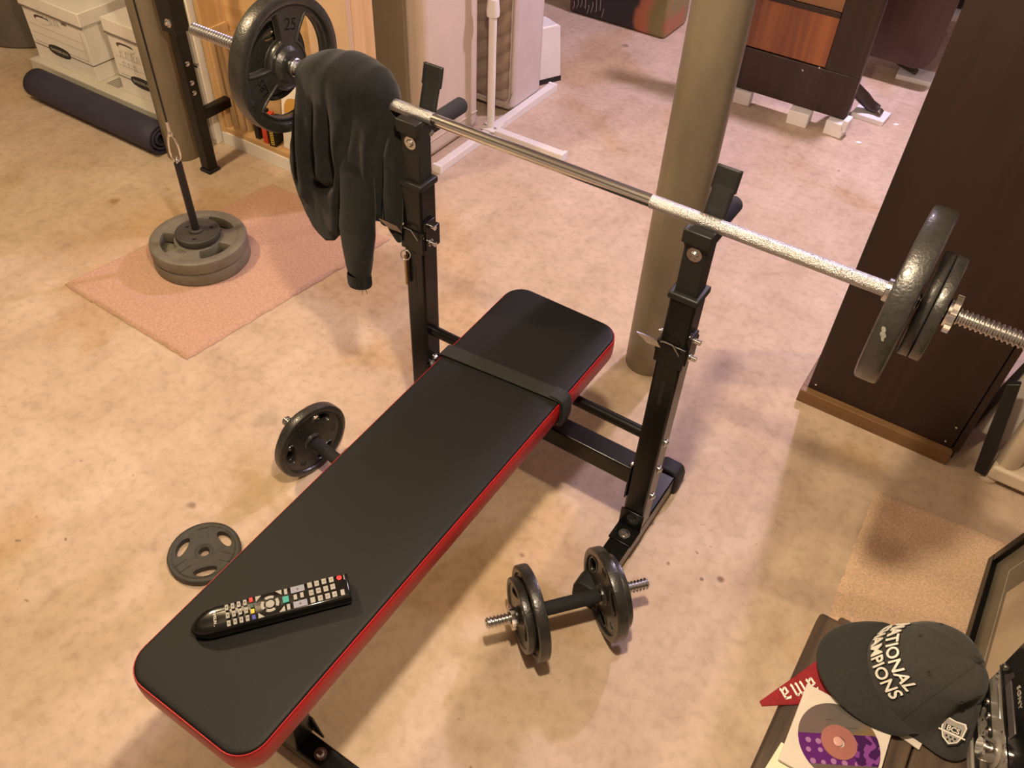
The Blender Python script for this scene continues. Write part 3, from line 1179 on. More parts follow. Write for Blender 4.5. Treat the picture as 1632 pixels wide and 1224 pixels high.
s1 = tube_sleeve([(-.432, -.138, .87), (-.430, -.156, .80), (-.420, -.178, .73), (-.408, -.196, .66), (-.407, -.204, .61), (-.412, -.205, .55), (-.420, -.203, .488)],
                 [.026, .034, .042, .046, .046, .042, .030], [.010, .014, .018, .020, .021, .020, .015]).build('sleeve', FLEECE, sw, smooth=80)
mb = MB()


def cuff(u, v):
    a = 2 * PI * u
    rib = 1 + .03 * math.sin(40 * a)
    pr_ = [(.030, .489), (.0315, .484), (.0315, .462), (.029, .454), (.022, .452), (.015, .460), (.013, .472)]
    k = v * (len(pr_) - 1)
    i = min(int(k), len(pr_) - 2)
    f = k - i
    r_ = pr_[i][0] * (1 - f) + pr_[i + 1][0] * f
    z = pr_[i][1] * (1 - f) + pr_[i + 1][1] * f
    return Vector((-.420 + r_ * rib * math.cos(a), -.203 + r_ * .62 * rib * math.sin(a), z + .006 * math.cos(a)))


mb.grid(cuff, 120, 16, closed_u=True)
mb.build('cuff', FLEECE, s1, smooth=80)
mb = MB()
mb.path([(-.410, -.208, .457), (-.409, -.209, .447), (-.411, -.210, .437)], .0006, 5)
mb.path([(-.402, -.206, .459), (-.400, -.207, .451), (-.397, -.207, .443)], .0006, 5)
mb.build('loose_thread', FLEECE, s1)
s2 = tube_sleeve([(-.338, -.160, .76), (-.338, -.166, .69), (-.336, -.170, .64), (-.330, -.172, .615), (-.324, -.172, .598)],
                 [.020, .024, .021, .013, .006], [.010, .012, .012, .009, .005]).build('sleeve', FLEECE, sw, smooth=80)


# ------------------------------------------------------------------ remote control on the pad
ry_ = -.885
RA = R(51)
off = Vector((-math.sin(RA), math.cos(RA), 0)) * -.009
rc = Vector((-.0015, ry_ + .003, 0)) + off
up_n = Vector((0, -.021, 1)).normalized()
uu = Vector((math.cos(RA), math.sin(RA), 0))
RM = frame((rc.x, rc.y, padz(rc.y) + .0022), uu - up_n * uu.dot(up_n), Vector((-math.sin(RA), math.cos(RA), 0)))
rem = thing('remote_control', 'glossy black television remote lying across the foot end of the pad', 'remote control', M=RM)
RH = .0250


def rem_outline(inset):
    hw = .0225 - inset
    xr = .106 - inset
    pts = [(xr, -hw), (xr + .001, -hw * .5), (xr + .001, hw * .5), (xr, hw)]
    pts += [(-.100, hw)]
    for k in range(1, 12):
        a = PI / 2 + PI * k / 12
        pts.append((-.103 + (.036 - inset) * math.cos(a), hw * math.sin(a)))
    pts += [(-.100, -hw)]
    return pts


def rem_top(x):
    if x > -.09:
        return RH
    q = min(1, (-.09 - x) / .052)
    return RH - .0125 * q * q


mb = MB()
rings = []
for inset, zz in ((.004, .0), (.0012, .003), (.0, .010), (.0, -1), (.0018, -2), (.004, -3), (.012, -4)):
    rg = []
    for x, y in rem_outline(inset):
        tz = rem_top(x)
        z = {-1: tz - .0035, -2: tz - .0008, -3: tz, -4: tz + .0003}.get(zz, min(zz, tz - .004))
        rg.append(Vector((x, y, z)))
    rings.append(rg)
ring_strip(mb, rings, cap_last=True, cap_first=True)
mb.build('shell', GLOSSBLACK, rem, local=True, smooth=50)
KEY = mat('grey_rubber_key', (.33, .315, .30), .6, var=.05)
KEYB = mat('blue_grey_key', (.24, .25, .34), .55)
KEYR = mat('red_key', (.75, .03, .03), .5)
KEYT = mat('teal_key', (.03, .30, .27), .5)
KEYY = mat('yellow_key', (.75, .47, .03), .5)
KEYBL = mat('blue_key', (.03, .05, .30), .5)
KEYG = mat('green_key', (.03, .07, .06), .5)
DK = mat('dark_key_print', (.08, .075, .07), .7)


def rrect(w, h, r=.0012, n=2):
    return chaikin([(-w, -h), (-w + r, -h), (w - r, -h), (w, -h), (w, -h + r), (w, h - r), (w, h), (w - r, h), (-w + r, h), (-w, h), (-w, h - r), (-w, -h + r)], 1)


def key(x, y, w, h, m_, txt=None, ts=.004, z1=.0012):
    y += .009
    kb = MB()
    kb.prism(rrect(w, h), (x, y, RH - .0008), (1, 0, 0), (0, 1, 0), (0, 0, .0008 + z1))
    o = kb.build('button', m_, rem, local=True)
    if txt:
        tb = MB()
        tb.mesh(text_mesh(txt, ts, .0001), Matrix.Translation((x, y, RH + z1 + .0001)) @ Matrix.Rotation(-PI / 2, 4, 'Z'))
        tb.build('key_print', DK, o, local=True)
    return o


NUM = [(0.0468, 0.0061), (0.0578, 0.0061), (0.0693, 0.0066), (0.0809, 0.0063), (0.0473, -0.0081), (0.0587, -0.0075), (0.0702, -0.0076), (0.0813, -0.0071),
       (0.0478, -0.0216), (0.0595, -0.0216), (0.071, -0.0215), (0.0819, -0.0213)]
for (x, y), n_ in zip(NUM, ('-', '7', '4', '1', '0', '8', '5', '2', '', '9', '6', '3')):
    key(x, y, .0036, .0048, KEY, n_ or None, .006)
LEFT = [(-0.0815, 0.0038), (-0.0724, 0.004), (-0.0631, 0.0042), (-0.0538, 0.0044), (-0.081, -0.0104), (-0.0717, -0.0103), (-0.0622, -0.0096), (-0.053, -0.01),
        (-0.0804, -0.0246), (-0.0709, -0.0242), (-0.0616, -0.0241), (-0.0523, -0.024)]
for i, (x, y) in enumerate(LEFT):
    o = key(x, y, .0026, .0049, KEY)
    tb = MB()
    tb.box(x - .0010, x + .0010, y + .009 - .0016, y + .009 + .0016, RH + .0012, RH + .0014)
    tb.build('key_print', DK, o, local=True)
for x, y in [(0.0275, 0.0049), (0.0285, -0.0222)]:
    o = key(x, y, .0107, .0056, KEYB)
    tb = MB()
    tb.box(x - .0014, x + .0014, y + .009 - .0014, y + .009 + .0014, RH + .0012, RH + .0014)
    tb.build('key_print', DK, o, local=True)
for x, y in [(0.0224, -0.0086), (0.0327, -0.0078)]:
    key(x, y, .0026, .0045, KEY)
key(0.0076, -0.0082, .0047, .0056, KEYT)
for x, y in [(0.0091, 0.0053), (0.0102, -0.0228)]:
    key(x, y, .0024, .0050, KEY)
key(0.0945, -0.0218, .0030, .0050, KEY)
for (x, y), m_ in zip([(-0.0444, 0.0065), (-0.0443, -0.0039), (-0.0437, -0.0141), (-0.0429, -0.0253)], (KEYR, KEYG, KEYY, KEYBL)):
    key(x, y, .0027, .0038, m_)
mb = MB()
mb.lathe([(0, 0), (.0042, 0), (.0042, .0016), (.003, .0022), (0, .0022)], (.0935, .0153, RH - .0006), (0, 0, 1), 20)
mb.build('button', KEYR, rem, local=True)
nx, ny = -.0167, -.0001
for q in range(4):
    poly = kidney(.0095, .0142, q * 90, 66, 8)
    MB().prism(poly, (nx, ny, RH - .0006), (1, 0, 0), (0, 1, 0), (0, 0, .0018)).build('button', KEY, rem, local=True)
MB().lathe([(0, 0), (.0066, 0), (.0066, .0016), (.0055, .002), (0, .002)], (nx, ny, RH - .0006), (0, 0, 1), 24).build('button', KEY, rem, local=True)
for (x, y), sx, sy in zip([(-0.0327, 0.0051), (-0.002, 0.0059), (-0.0313, -0.0245), (-0.0002, -0.0234)], (-1, 1, -1, 1), (1, 1, -1, -1)):
    MB().prism([(-.0045 * sx, .0045 * sy), (.005 * sx, .0048 * sy), (.0045 * sx, -.0045 * sy)], (x, y + .009, RH - .0006), (1, 0, 0), (0, 1, 0), (0, 0, .0017)).build('button', KEY, rem, local=True)
PRINTW = mat('white_print', (.7, .68, .65), .5)
MB().mesh(text_mesh('SAMSUNG', .0062, .0001), Matrix.Translation((-.1005, .0, RH - .0002 - .0004)) @ Matrix.Rotation(-PI / 2, 4, 'Z') @ Matrix.Rotation(R(0), 4, 'X')).build('logo', PRINTW, rem, local=True)
MB().mesh(text_mesh('POWER', .0027, .0001), Matrix.Translation((.1010, .0143, RH + .0004)) @ Matrix.Rotation(-PI / 2, 4, 'Z')).build('print', PRINTW, rem, local=True)

# ------------------------------------------------------------------ rolled navy mat
t = thing('rolled_mat', 'rolled navy blue foam exercise mat on the floor', 'exercise mat', (-2.24, .375, 0))
mb = MB()
sp_ = []
for k in range(90):
    a = k / 89 * 2 * PI * 2.6
    r_ = .018 + .0072 * a / (2 * PI) * 1.95
    sp_.append((r_, a))


def roll(u, v):
    k = u * (len(sp_) - 1)
    i = min(int(k), len(sp_) - 2)
    f = k - i
    r_ = sp_[i][0] * (1 - f) + sp_[i + 1][0] * f
    a = sp_[i][1] * (1 - f) + sp_[i + 1][1] * f + 1.2
    return Vector((-2.60 + .715 * v, .376 + r_ * 1.12 * math.cos(a), .0615 + r_ * 1.0 * math.sin(a)))


mb.grid(roll, 150, 12)
o = mb.build('roll', NAVY, t, smooth=70)
so = o.modifiers.new('thick', 'SOLIDIFY')
so.thickness = .0085
so.offset = 0


# ------------------------------------------------------------------ storage boxes at the left
def panel_lines(parent, segs, material):
    mb = MB()
    for (x0, x1, y0, y1, z0, z1) in segs:
        mb.box(x0, x1, y0, y1, z0, z1)
    return mb.build('printed_lines', material, parent)


def file_box(label, x0, x1, y0, y1, z0, h, lid_h):
    t = thing('file_box', label, 'box', ((x0 + x1) / 2, (y0 + y1) / 2, z0), group='white cardboard file boxes')
    zt_ = z0 + h
    b = MB().box(x0, x1, y0, y1, z0, zt_ - .004).build('box_body', CARD, t, bevel=.002)
    MB().box(x0 - .006, x1 + .006, y0 - .006, y1 + .006, zt_ - lid_h, zt_).build('lid', CARD, t, bevel=.003)
    e = .0008
    xm = (x0 + x1) / 2
    # lower fold line, frame lines, handle and label oval on the front
    panel_lines(b, [(x0, x1, y0 - e, y0 + e, z0 + .062, z0 + .066), (x1 - e, x1 + e, y0, y1, z0 + .062, z0 + .066),
                    (x0 - .006, x1 + .0068, y0 - .0068, y0 - .002, zt_ - lid_h - .004, zt_ - lid_h + .001)], CARDLINE)
    panel_lines(b, [(x0 + .02, x1 - .02, y0 - e, y0 + e, z0 + .076, z0 + .078), (x0 + .02, x1 - .02, y0 - e, y0 + e, z0 + .112, z0 + .1135),
                    (x0 + .02, x1 - .02, y0 - e, y0 + e, z0 + .145, z0 + .1465), (x1 - .022, x1 - .02, y0 - e, y0 + e, z0 + .076, z0 + .19)], INK)
    hb = MB()
    hb.prism(chaikin([(-.048, -.004), (-.02, -.016), (.02, -.016), (.048, -.004), (.04, .012), (-.04, .012)], 2), (xm - .07, y0 - .0012, z0 + h * .68), (1, 0, 0), (0, 0, 1), (0, .002, 0))
    hb.build('handle_hole', mat('box_shadow_brown', (.10, .07, .05), .9), b)
    fl = MB()
    fl.prism(chaikin([(-.044, -.006), (-.02, -.015), (.02, -.015), (.044, -.006), (.036, .006), (-.036, .006)], 2), (xm - .062, y0 - .0026, z0 + h * .675), (1, 0, 0), (0, 0, 1), (0, .002, 0))
    fl.build('handle_flap', CARD, b)
    lb_ = MB()
    lb_.prism(chaikin([(-.066, -.012), (-.03, -.021), (.03, -.021), (.066, -.012), (.066, .012), (.03, .021), (-.03, .021), (-.066, .012)], 2), (xm - .02, y0 - .0012, z0 + .066), (1, 0, 0), (0, 0, 1), (0, .002, 0))
    lo = lb_.build('label_oval', BLACKPRINT, b)
    tb = MB()
    tb.mesh(text_mesh('BANKERS BOX', .016, .0003), frame((xm - .02, y0 - .0014, z0 + .066), (1, 0, 0), (0, 0, 1)))
    tb.build('label_print', INK, lo)
    return t, b, xm


random.seed(11)
t, b, xm = file_box('white cardboard file box with a black oval label, beside the grey bin', -2.722, -2.362, .485, .86, .0865, .265, .052)
mb = MB()
for k, xx in enumerate((-.05, -.028, -.006, .016, .034)):
    z = .272
    mb.path([(xm + xx - .006, .4842, z - .012), (xm + xx - .004, .4842, z + .012), (xm + xx + .006, .4842, z + (.010 if k % 2 else -.002)), (xm + xx + .007, .4842, z - .012)], .0012, 5)
mb.build('handwriting', INK, b)
MB().box(xm + .055, xm + .085, .4838, .4855, .278, .288).build('printed_mark', CARDLINE, b)
t, b, xm = file_box('white cardboard file box partly hidden behind the left steel column', -2.235, -1.925, .500, .86, .0865, .282, .052)
mb = MB()
for k in range(7):
    xx = -.10 + (k % 4) * .03
    z = .245 if k < 4 else .205
    mb.path([(xm + xx - .008, .4992, z - .012), (xm + xx - .006, .4992, z + .012), (xm + xx + .006, .4992, z + .010), (xm + xx + .003, .4992, z - .002), (xm + xx + .008, .4992, z - .012)], .0010, 5)
mb.build('handwriting', INK, b)
t = thing('flat_box', 'long flat white box on the floor beneath the file boxes', 'box', (-2.34, .66, 0))
b = MB().box(-2.745, -1.905, .452, .88, 0, .086).build('box_body', mat('off_white_card', (.60, .56, .48), .8, var=.04), t, bevel=.003)
mb = MB()
for k in range(6):
    mb.box(-2.335 + k * .012, -2.329 + k * .012, .50, .58, .0855, .0868)
mb.build('vent_slots', CARDLINE, b)
# white storage drawers between column and bookcase
t = thing('drawer_unit', 'narrow white storage drawers between the left column and the bookcase', 'drawers', (-1.86, .72, 0))
MB().box(-1.905 + .02, -1.785, .53, .88, .0, .62).build('case', CARD, t, bevel=.003)
for z0, z1 in ((.02, .13), (.14, .30), (.31, .60)):
    d_ = MB().box(-1.882, -1.789, .520, .532, z0, z1).build('drawer', mat('drawer_white', (.55, .52, .47), .6), t, bevel=.003)
    MB().box(-1.882, -1.789, .5185, .522, z1 - .002, z1 + .004).build('drawer_gap', BLACKPRINT, d_)
# grey bin
t = thing('waste_bin', 'dark grey round bin in the far left corner of the view', 'bin', (-3.20, .80, 0))
MB().lathe([(0, .0), (.27, .0), (.282, .012), (.30, .30), (.32, .62), (.335, .635), (.335, .65), (.315, .65), (.295, .3), (.27, .02), (0, .02)], seg=64).build('bin_body', mat('grey_bin_plastic', (.115, .105, .09), .45, var=.08), t, local=True)
# brown cabinet behind the boxes
t = thing('low_cabinet', 'dark brown wooden cabinet behind the file boxes', 'cabinet', (-2.3, 1.15, 0))
MB().box(-2.80, -1.80, .93, 1.38, .05, .95).build('carcass', wood('brown_wood', (.10, .052, .03), (.15, .08, .05), .5, 'X', 4), t, bevel=.004)
MB().box(-2.76, -1.85, .97, 1.34, .0, .05).build('plinth', WALNUT2, t)
for k in range(2):
    d_ = MB().box(-2.79 + .50 * k, -2.31 + .50 * k, .918, .932, .10, .90).build('door', wood('brown_wood_door', (.12, .06, .035), (.17, .09, .055), .5, 'Z', 4), t, bevel=.004)
    MB().cyl((-2.35 + .10 * k, .918, .55), (-2.35 + .10 * k, .90, .55), .012, seg=16).build('knob', STEEL, d_)

# ------------------------------------------------------------------ bookcase
t = thing('bookcase', 'light pine bookcase with a white base board, behind the barbell', 'bookcase', (-1.385, .70, 0))
X0, X1, Y0, Y1 = -1.772, -1.092, .548, .665
MB().box(X0, X1, Y0, Y0 + .02, 0, .052).build('base_board', WHITE, t, bevel=.002)
MB().box(X0, X0 + .022, Y0, Y1, .052, 1.5).build('side_panel', PINE, t, bevel=.002)
MB().box(X1 - .165, X1, Y0, Y0 + .022, .052, 1.5).build('front_stile', mat('pale_pine', (.60, .42, .28), .5, var=.06), t, bevel=.002)
MB().box(X1 - .022, X1, Y0 + .022, Y1, .052, 1.5).build('side_panel', PINE, t, bevel=.002)
MB().box(X0 + .022, X1 - .022, Y1 - .012, Y1, .052, 1.5).build('back_panel', PINEX, t)
MB().box(X0 + .022, X1 - .022, Y0 + .005, Y1 - .012, .052, .070).build('shelf', PINEX, t, bevel=.001)
MB().box(X0 + .022, X1 - .022, Y0 + .022, Y1 - .012, .86, .88).build('shelf', PINEX, t, bevel=.001)
MB().box(X0 - .01, X1 + .01, Y0 - .01, Y1, 1.5, 1.525).build('top_board', PINEX, t, bevel=.002)
for k, (x_, h_, lean, lab) in enumerate([(-1.742, .36, .004, 'thin pine board standing upright, nearest the bookcase side panel'),
                                         (-1.712, .33, .006, 'second thin pine board upright in the bookcase'),
                                         (-1.688, .345, .01, 'third thin pine board upright in the bookcase'),
                                         (-1.660, .32, .012, 'pine board leaning beside the black cases in the bookcase')]):
    b_ = thing('wooden_board', lab, 'board', (x_, .60, .070), group='thin boards in the bookcase')
    M1 = Matrix.Translation((x_, 0, .070)) @ Matrix.Rotation(-lean * 4, 4, 'Y')
    MB().box(-.006, .006, .556 + .008 * k, .645, .0, h_, M1).build('board', PLY if k % 2 else PINE, b_, bevel=.001)
CASES = [('video_case', 'plain black case at the left of the bookcase floor', -1.600, .535, 0, .022, .19, 'black'),
         ('video_case', 'black case with a red edge standing in the bookcase', -1.555, .530, .25, .020, .19, 'red'),
         ('video_case', 'black case with yellow lettering standing in the bookcase', -1.520, .528, .25, .026, .19, 'yellow')]
REDC = mat('orange_red_case', (.62, .06, .025), .5)
YEL = mat('yellow_print', (.70, .52, .03), .5)
for nm, lab, x_, y_, ang, th_, h_, kind in CASES:
    b_ = thing(nm, lab, 'case', (x_, y_ + .04, .0705), ang, group='cases in the bookcase')
    MB().box(-th_ / 2, th_ / 2, -.01, .055, 0, h_ * .5).build('case_body', BLACKM if kind != 'red' else REDC, b_, local=True, bevel=.002)
    if kind == 'yellow':
        mb = MB()
        mb.box(-.004, .008, -.0108, -.009, .008, .085)
        o = mb.build('spine_label', YEL, b_, local=True)
        mb = MB()
        for q in range(8):
            mb.box(-.002, .006, -.0114, -.0105, .012 + q * .009, .0155 + q * .009)
        mb.build('spine_print', BLACKPRINT, o, local=True)
b_ = thing('picture_book', 'white picture book with orange and blue shapes, leaning in the bookcase', 'book', (-1.345, .585, .0705), .05, group=None)
MB().box(-.14, .14, 0, .012, 0, .30, Matrix.Rotation(-.14, 4, 'X')).build('cover', CARD, b_, local=True, bevel=.002)
mb = MB()
mb.prism(chaikin([(-.05, -.06), (.0, -.07), (.03, .0), (.0, .05), (-.06, .03)], 2), (-.05, -.002, .16), (1, 0, 0), (0, .14, 1), (0, .002, 0))
mb.build('orange_shape', mat('orange_print', (.55, .30, .06), .6), b_, local=True)
mb = MB()
mb.prism(chaikin([(-.04, -.05), (.04, -.06), (.05, .0), (.0, .04), (-.05, .02)], 2), (.04, -.002, .13), (1, 0, 0), (0, .14, 1), (0, .002, 0))
mb.build('blue_shape', mat('blue_print', (.10, .22, .32), .6), b_, local=True)

# ------------------------------------------------------------------ mattresses, board, white stand
t = thing('leaning_board', 'olive grey flat board standing next to the cream mattress', 'board', (-1.22, .885, 0))
MB().box(-1.318, -1.146, .872, .888, 0, 1.5).build('board', mat('olive_grey_board', (.24, .20, .13), .6, var=.05), t, bevel=.003)
t = thing('mattress', 'cream mattress standing on its end behind the bookcase', 'mattress', (-1.2, 1.05, 0))
b = MB().box(-1.33, -1.085, .892, 1.225, .005, 1.6).build('mattress_body', mat('cream_ticking', (.62, .52, .43), .8, var=.04, bump=.25, bscale=25), t, bevel=.03, segs=4)
MB().path([(-1.083, .905 + .1 * k, .08) for k in range(4)], .003, 6).build('edge_piping', mat('cream_piping', (.6, .5, .41), .7), b)


def quilt_material():
    mt = bpy.data.materials.new('quilted_taupe')
    mt.use_nodes = True
    nt = mt.node_tree
    b = nt.nodes['Principled BSDF']
    b.inputs['Roughness'].default_value = .75
    tc = nt.nodes.new('ShaderNodeTexCoord')
    mp = nt.nodes.new('ShaderNodeMapping')
    mp.inputs['Rotation'].default_value = (0, R(28), 0)
    nt.links.new(tc.outputs['Object'], mp.inputs[0])
    w = nt.nodes.new('ShaderNodeTexWave')
    w.bands_direction = 'Z'
    w.inputs['Scale'].default_value = 5.0
    w.inputs['Distortion'].default_value = 3.0
    w.inputs['Detail'].default_value = 1.0
    nt.links.new(mp.outputs[0], w.inputs['Vector'])
    rp = nt.nodes.new('ShaderNodeValToRGB')
    rp.color_ramp.elements[0].color = (.26, .19, .14, 1)
    rp.color_ramp.elements[0].position = .0
    rp.color_ramp.elements[1].color = (.36, .27, .20, 1)
    rp.color_ramp.elements[1].position = .25
    nt.links.new(w.outputs['Fac'], rp.inputs[0])
    nt.links.new(rp.outputs[0], b.inputs['Base Color'])
    bp = nt.nodes.new('ShaderNodeBump')
    bp.inputs['Strength'].default_value = .6
    bp.inputs['Distance'].default_value = .02
    nt.links.new(w.outputs['Fac'], bp.inputs['Height'])
    nt.links.new(bp.outputs[0], b.inputs['Normal'])
    return mt


t = thing('mattress', 'taupe quilted mattress with a pale side band, behind the white stand', 'mattress', (-1.3, 1.48, 0))
b = MB().box(-1.7, -1.032, 1.372, 1.60, .012, 1.6).build('side_band', mat('pale_plastic_band', (.60, .52, .50), .45, var=.05, bump=.3, bscale=14), t, bevel=.03, segs=4)
MB().box(-1.685, -1.048, 1.352, 1.40, .055, 1.585).build('quilted_face', quilt_material(), t, bevel=.03, segs=4)
MB().path([(-1.036, 1.375, 1.55), (-1.036, 1.375, .10), (-1.045, 1.372, .055), (-1.08, 1.368, .035), (-1.66, 1.368, .035)], .006, 8).build('piping', mat('pale_piping', (.52, .42, .33), .6), t)

t = thing('white_stand', 'white metal stand with a square-tube base in front of the mattresses', 'stand', (-1.018, 1.2, 0))
MB().box(-1.034, -1.002, .870, 1.66, .0, .030).build('base_rail', WHITE, t, bevel=.002)
MB().box(-1.002, -.695, 1.195, 1.229, .0, .030).build('cross_rail', WHITE, t, bevel=.002)
for (xx0, xx1, yy0, yy1) in ((-.700, -.688, 1.192, 1.232), (-1.037, -.999, .858, .872), (-1.037, -.999, 1.657, 1.672)):
    MB().box(xx0, xx1, yy0, yy1, 0, .033).build('end_cap', FOAMW, t, bevel=.002)
MB().box(-1.05, -.985, 1.175, 1.245, .030, .036).build('foot_plate', WHITE, t, bevel=.001)
MB().cyl((-1.018, 1.205, .03), (-1.018, 1.205, 1.7), .0145, seg=28).build('pole', WHITE, t)
MB().lathe([(.0150, .455), (.0225, .457), (.0235, .475), (.0195, .515), (.0150, .517)], (-1.018, 1.205, 0), (0, 0, 1), 28).build('collar', WHITE, t)
for sx in (-1, 1):
    mb = MB()
    bolt(mb, (-1.018 + .024 * sx, 1.200, .036), (0, 0, 1), .005, .005, .007)
    mb.build('bolt', STEEL, t)
t = thing('white_pedestal', 'small white plastic pedestal with a black base strip, beside the mattresses', 'pedestal', (-1.05, 1.80, 0))
mb = MB()
mb.prism([(-.10, .020), (.075, .020), (.055, .235), (.04, .245), (-.09, .245)], (-1.07, 1.70, 0), (.42, .9, 0), (0, 0, 1), (-.09, .04, 0))
mb.build('shell', WHITE, t, bevel=.006, segs=3)
mb = MB()
mb.prism([(-.10, .0), (.076, .0), (.075, .020), (-.10, .020)], (-1.07, 1.70, 0), (.42, .9, 0), (0, 0, 1), (-.09, .04, 0))
mb.build('base_strip', BLACKM, t)


# ------------------------------------------------------------------ printed bag at the back
def bag_material():
    mt = bpy.data.materials.new('printed_bag')
    mt.use_nodes = True
    nt = mt.node_tree
    N, L = nt.nodes, nt.links
    b = N['Principled BSDF']
    b.inputs['Roughness'].default_value = .5
    tc = N.new('ShaderNodeTexCoord')
    nz = N.new('ShaderNodeTexNoise')
    nz.inputs['Scale'].default_value = 6
    L.new(tc.outputs['Object'], nz.inputs['Vector'])
    ad = N.new('ShaderNodeMix')
    ad.data_type = 'VECTOR'
    ad.inputs[0].default_value = .12
    L.new(tc.outputs['Object'], ad.inputs[4])
    L.new(nz.outputs['Color'], ad.inputs[5])
    sx = N.new('ShaderNodeSeparateXYZ')
    L.new(ad.outputs[1], sx.inputs[0])
    rp = N.new('ShaderNodeValToRGB')
    rp.color_ramp.interpolation = 'LINEAR'
    mr = N.new('ShaderNodeMapRange')
    mr.inputs['From Min'].default_value = -.20
    mr.inputs['From Max'].default_value = .32
    L.new(sx.outputs[0], mr.inputs[0])
    els = rp.color_ramp.elements
    stops = [(0, (.10, .03, .04)), (.08, (.022, .018, .024)), (.66, (.022, .018, .024)), (.70, (.36, .12, .06)), (.78, (.40, .14, .07)), (.82, (.21, .17, .06)), (.94, (.24, .20, .08)), (.97, (.36, .14, .07))]
    while len(els) < len(stops):
        els.new(.5)
    for e, (p, c) in zip(els, stops):
        e.position = p
        e.color = (*c, 1)
    L.new(mr.outputs[0], rp.inputs[0])
    L.new(rp.outputs[0], b.inputs['Base Color'])
    return mt


t = thing('storage_bag', 'dark bag printed with orange and green stripes, on the back floor', 'bag', (-1.12, 2.54, 0))
MB().box(-1.385, -.862, 2.415, 2.66, .0, .42).build('bag_body', bag_material(), t, bevel=.02, segs=3)
mb = MB()
for k in range(9):
    xx = -1.36 + k * .02
    mb.path([(xx, 2.413, .02 + .01 * (k % 4)), (xx + .008, 2.413, .04 + .012 * (k % 3)), (xx + .004, 2.413, .06 + .02 * (k % 4))], .0015, 5)
mb.build('light_scribbles', mat('pale_pink_print', (.35, .25, .24), .6), t)

# ------------------------------------------------------------------ furniture on foam blocks
t = thing('furniture_panel', 'dark wooden furniture side with a red-brown veneer panel, raised on foam blocks', 'furniture', (-.15, 2.07, 0))
fside = t
X0, X1, Y0, Y1 = -.40, .098, 2.055, 2.092
MB().box(X0, X1, Y0 + .012, Y1, .060, .95).build('carcass', WALNUT2, t, bevel=.004)
MB().box(X0, X1, Y0, Y0 + .02, .060, .232).build('base_panel', WALNUT2, t, bevel=.004)
MB().box(-.040, X1, Y0 - .002, Y0 + .02, .232, .95).build('stile', WALNUT2, t, bevel=.004)
MB().box(X0, -.385, Y0 - .002, Y0 + .02, .232, .95).build('stile', WALNUT2, t, bevel=.004)
MB().box(-.384, -.041, Y0 + .003, Y0 + .016, .236, .425).build('veneer_panel', MAHOG, t, bevel=.002)
MB().box(-.384, -.041, Y0 - .002, Y0 + .018, .425, .445).build('rail', WALNUT2, t, bevel=.002)
MB().box(-.384, -.041, Y0 + .003, Y0 + .016, .446, .60).build('veneer_panel', wood('golden_veneer', (.20, .09, .035), (.30, .14, .06), .35, 'X', 2, .4), t, bevel=.002)
MB().box(X0 - .015, X1 + .015, Y0 - .015, Y1 + .01, .95, .975).build('top_board', WALNUT2, t, bevel=.004)
mb = MB()
for (x_, z_) in ((-.37, .232), (-.06, .232), (-.12, .205)):
    bolt(mb, (x_, Y0 - .001, z_), (0, -1, 0), .003, .004, .004)
mb.build('screw', STEEL, t)
FO = [('square white foam block under the left front of the wooden furniture side', -.338, 2.075, .085, .07, .060, .1),
      ('square white foam block under the middle of the wooden furniture side', -.078, 2.045, .085, .07, .060, .05),
      ('notched white foam block under the right front corner of the wooden furniture side', .072, 2.055, .075, .075, .060, -.05)]
for lab, x_, y_, w_, d_, h_, rz in FO:
    b_ = thing('foam_block', lab, 'foam block', (x_, y_, 0), rz, group='white foam blocks')
    mb = MB()
    mb.box(-w_ / 2, w_ / 2, -d_ / 2, d_ / 2, 0, h_ - .001)
    if 'notched' in lab:
        mb.box(w_ / 2 - .012, w_ / 2 + .01, -d_ / 2, d_ / 2 - .02, .03, h_ + .02)
    mb.build('block', FOAMW, b_, local=True, bevel=.004)
for lab, x_, y_, w_, d_, h_, rz in [('flat white foam pad under the claw foot beside the raised furniture side', .150, 2.275, .135, .10, .022, -.05),
                                    ('flat white foam pad under the rear foot of the brown table', .205, 2.765, .15, .12, .022, .08),
                                    ('flat white foam pad at the far back of the floor', .215, 3.62, .16, .16, .03, .2)]:
    b_ = thing('foam_pad', lab, 'foam pad', (x_, y_, 0), rz, group='white foam pads')
    MB().box(-w_ / 2, w_ / 2, -d_ / 2, d_ / 2, 0, h_).build('pad', FOAMW, b_, local=True, bevel=.003)
for k, (x_, y_) in enumerate(((.165, 2.02), (.245, 2.26))):
    b_ = tag(MB().prism([(0, 0), (.02, .004), (.026, .016), (.008, .02)], (x_, y_, .0), (1, 0, 0), (0, 1, 0), (0, 0, .006)).build('foam_crumb', FOAMW),
             ('tiny broken foam crumb in front of the wooden furniture side', 'tiny foam crumb beside the flat pad by the claw foot')[k], 'foam crumb', 'foam crumbs')
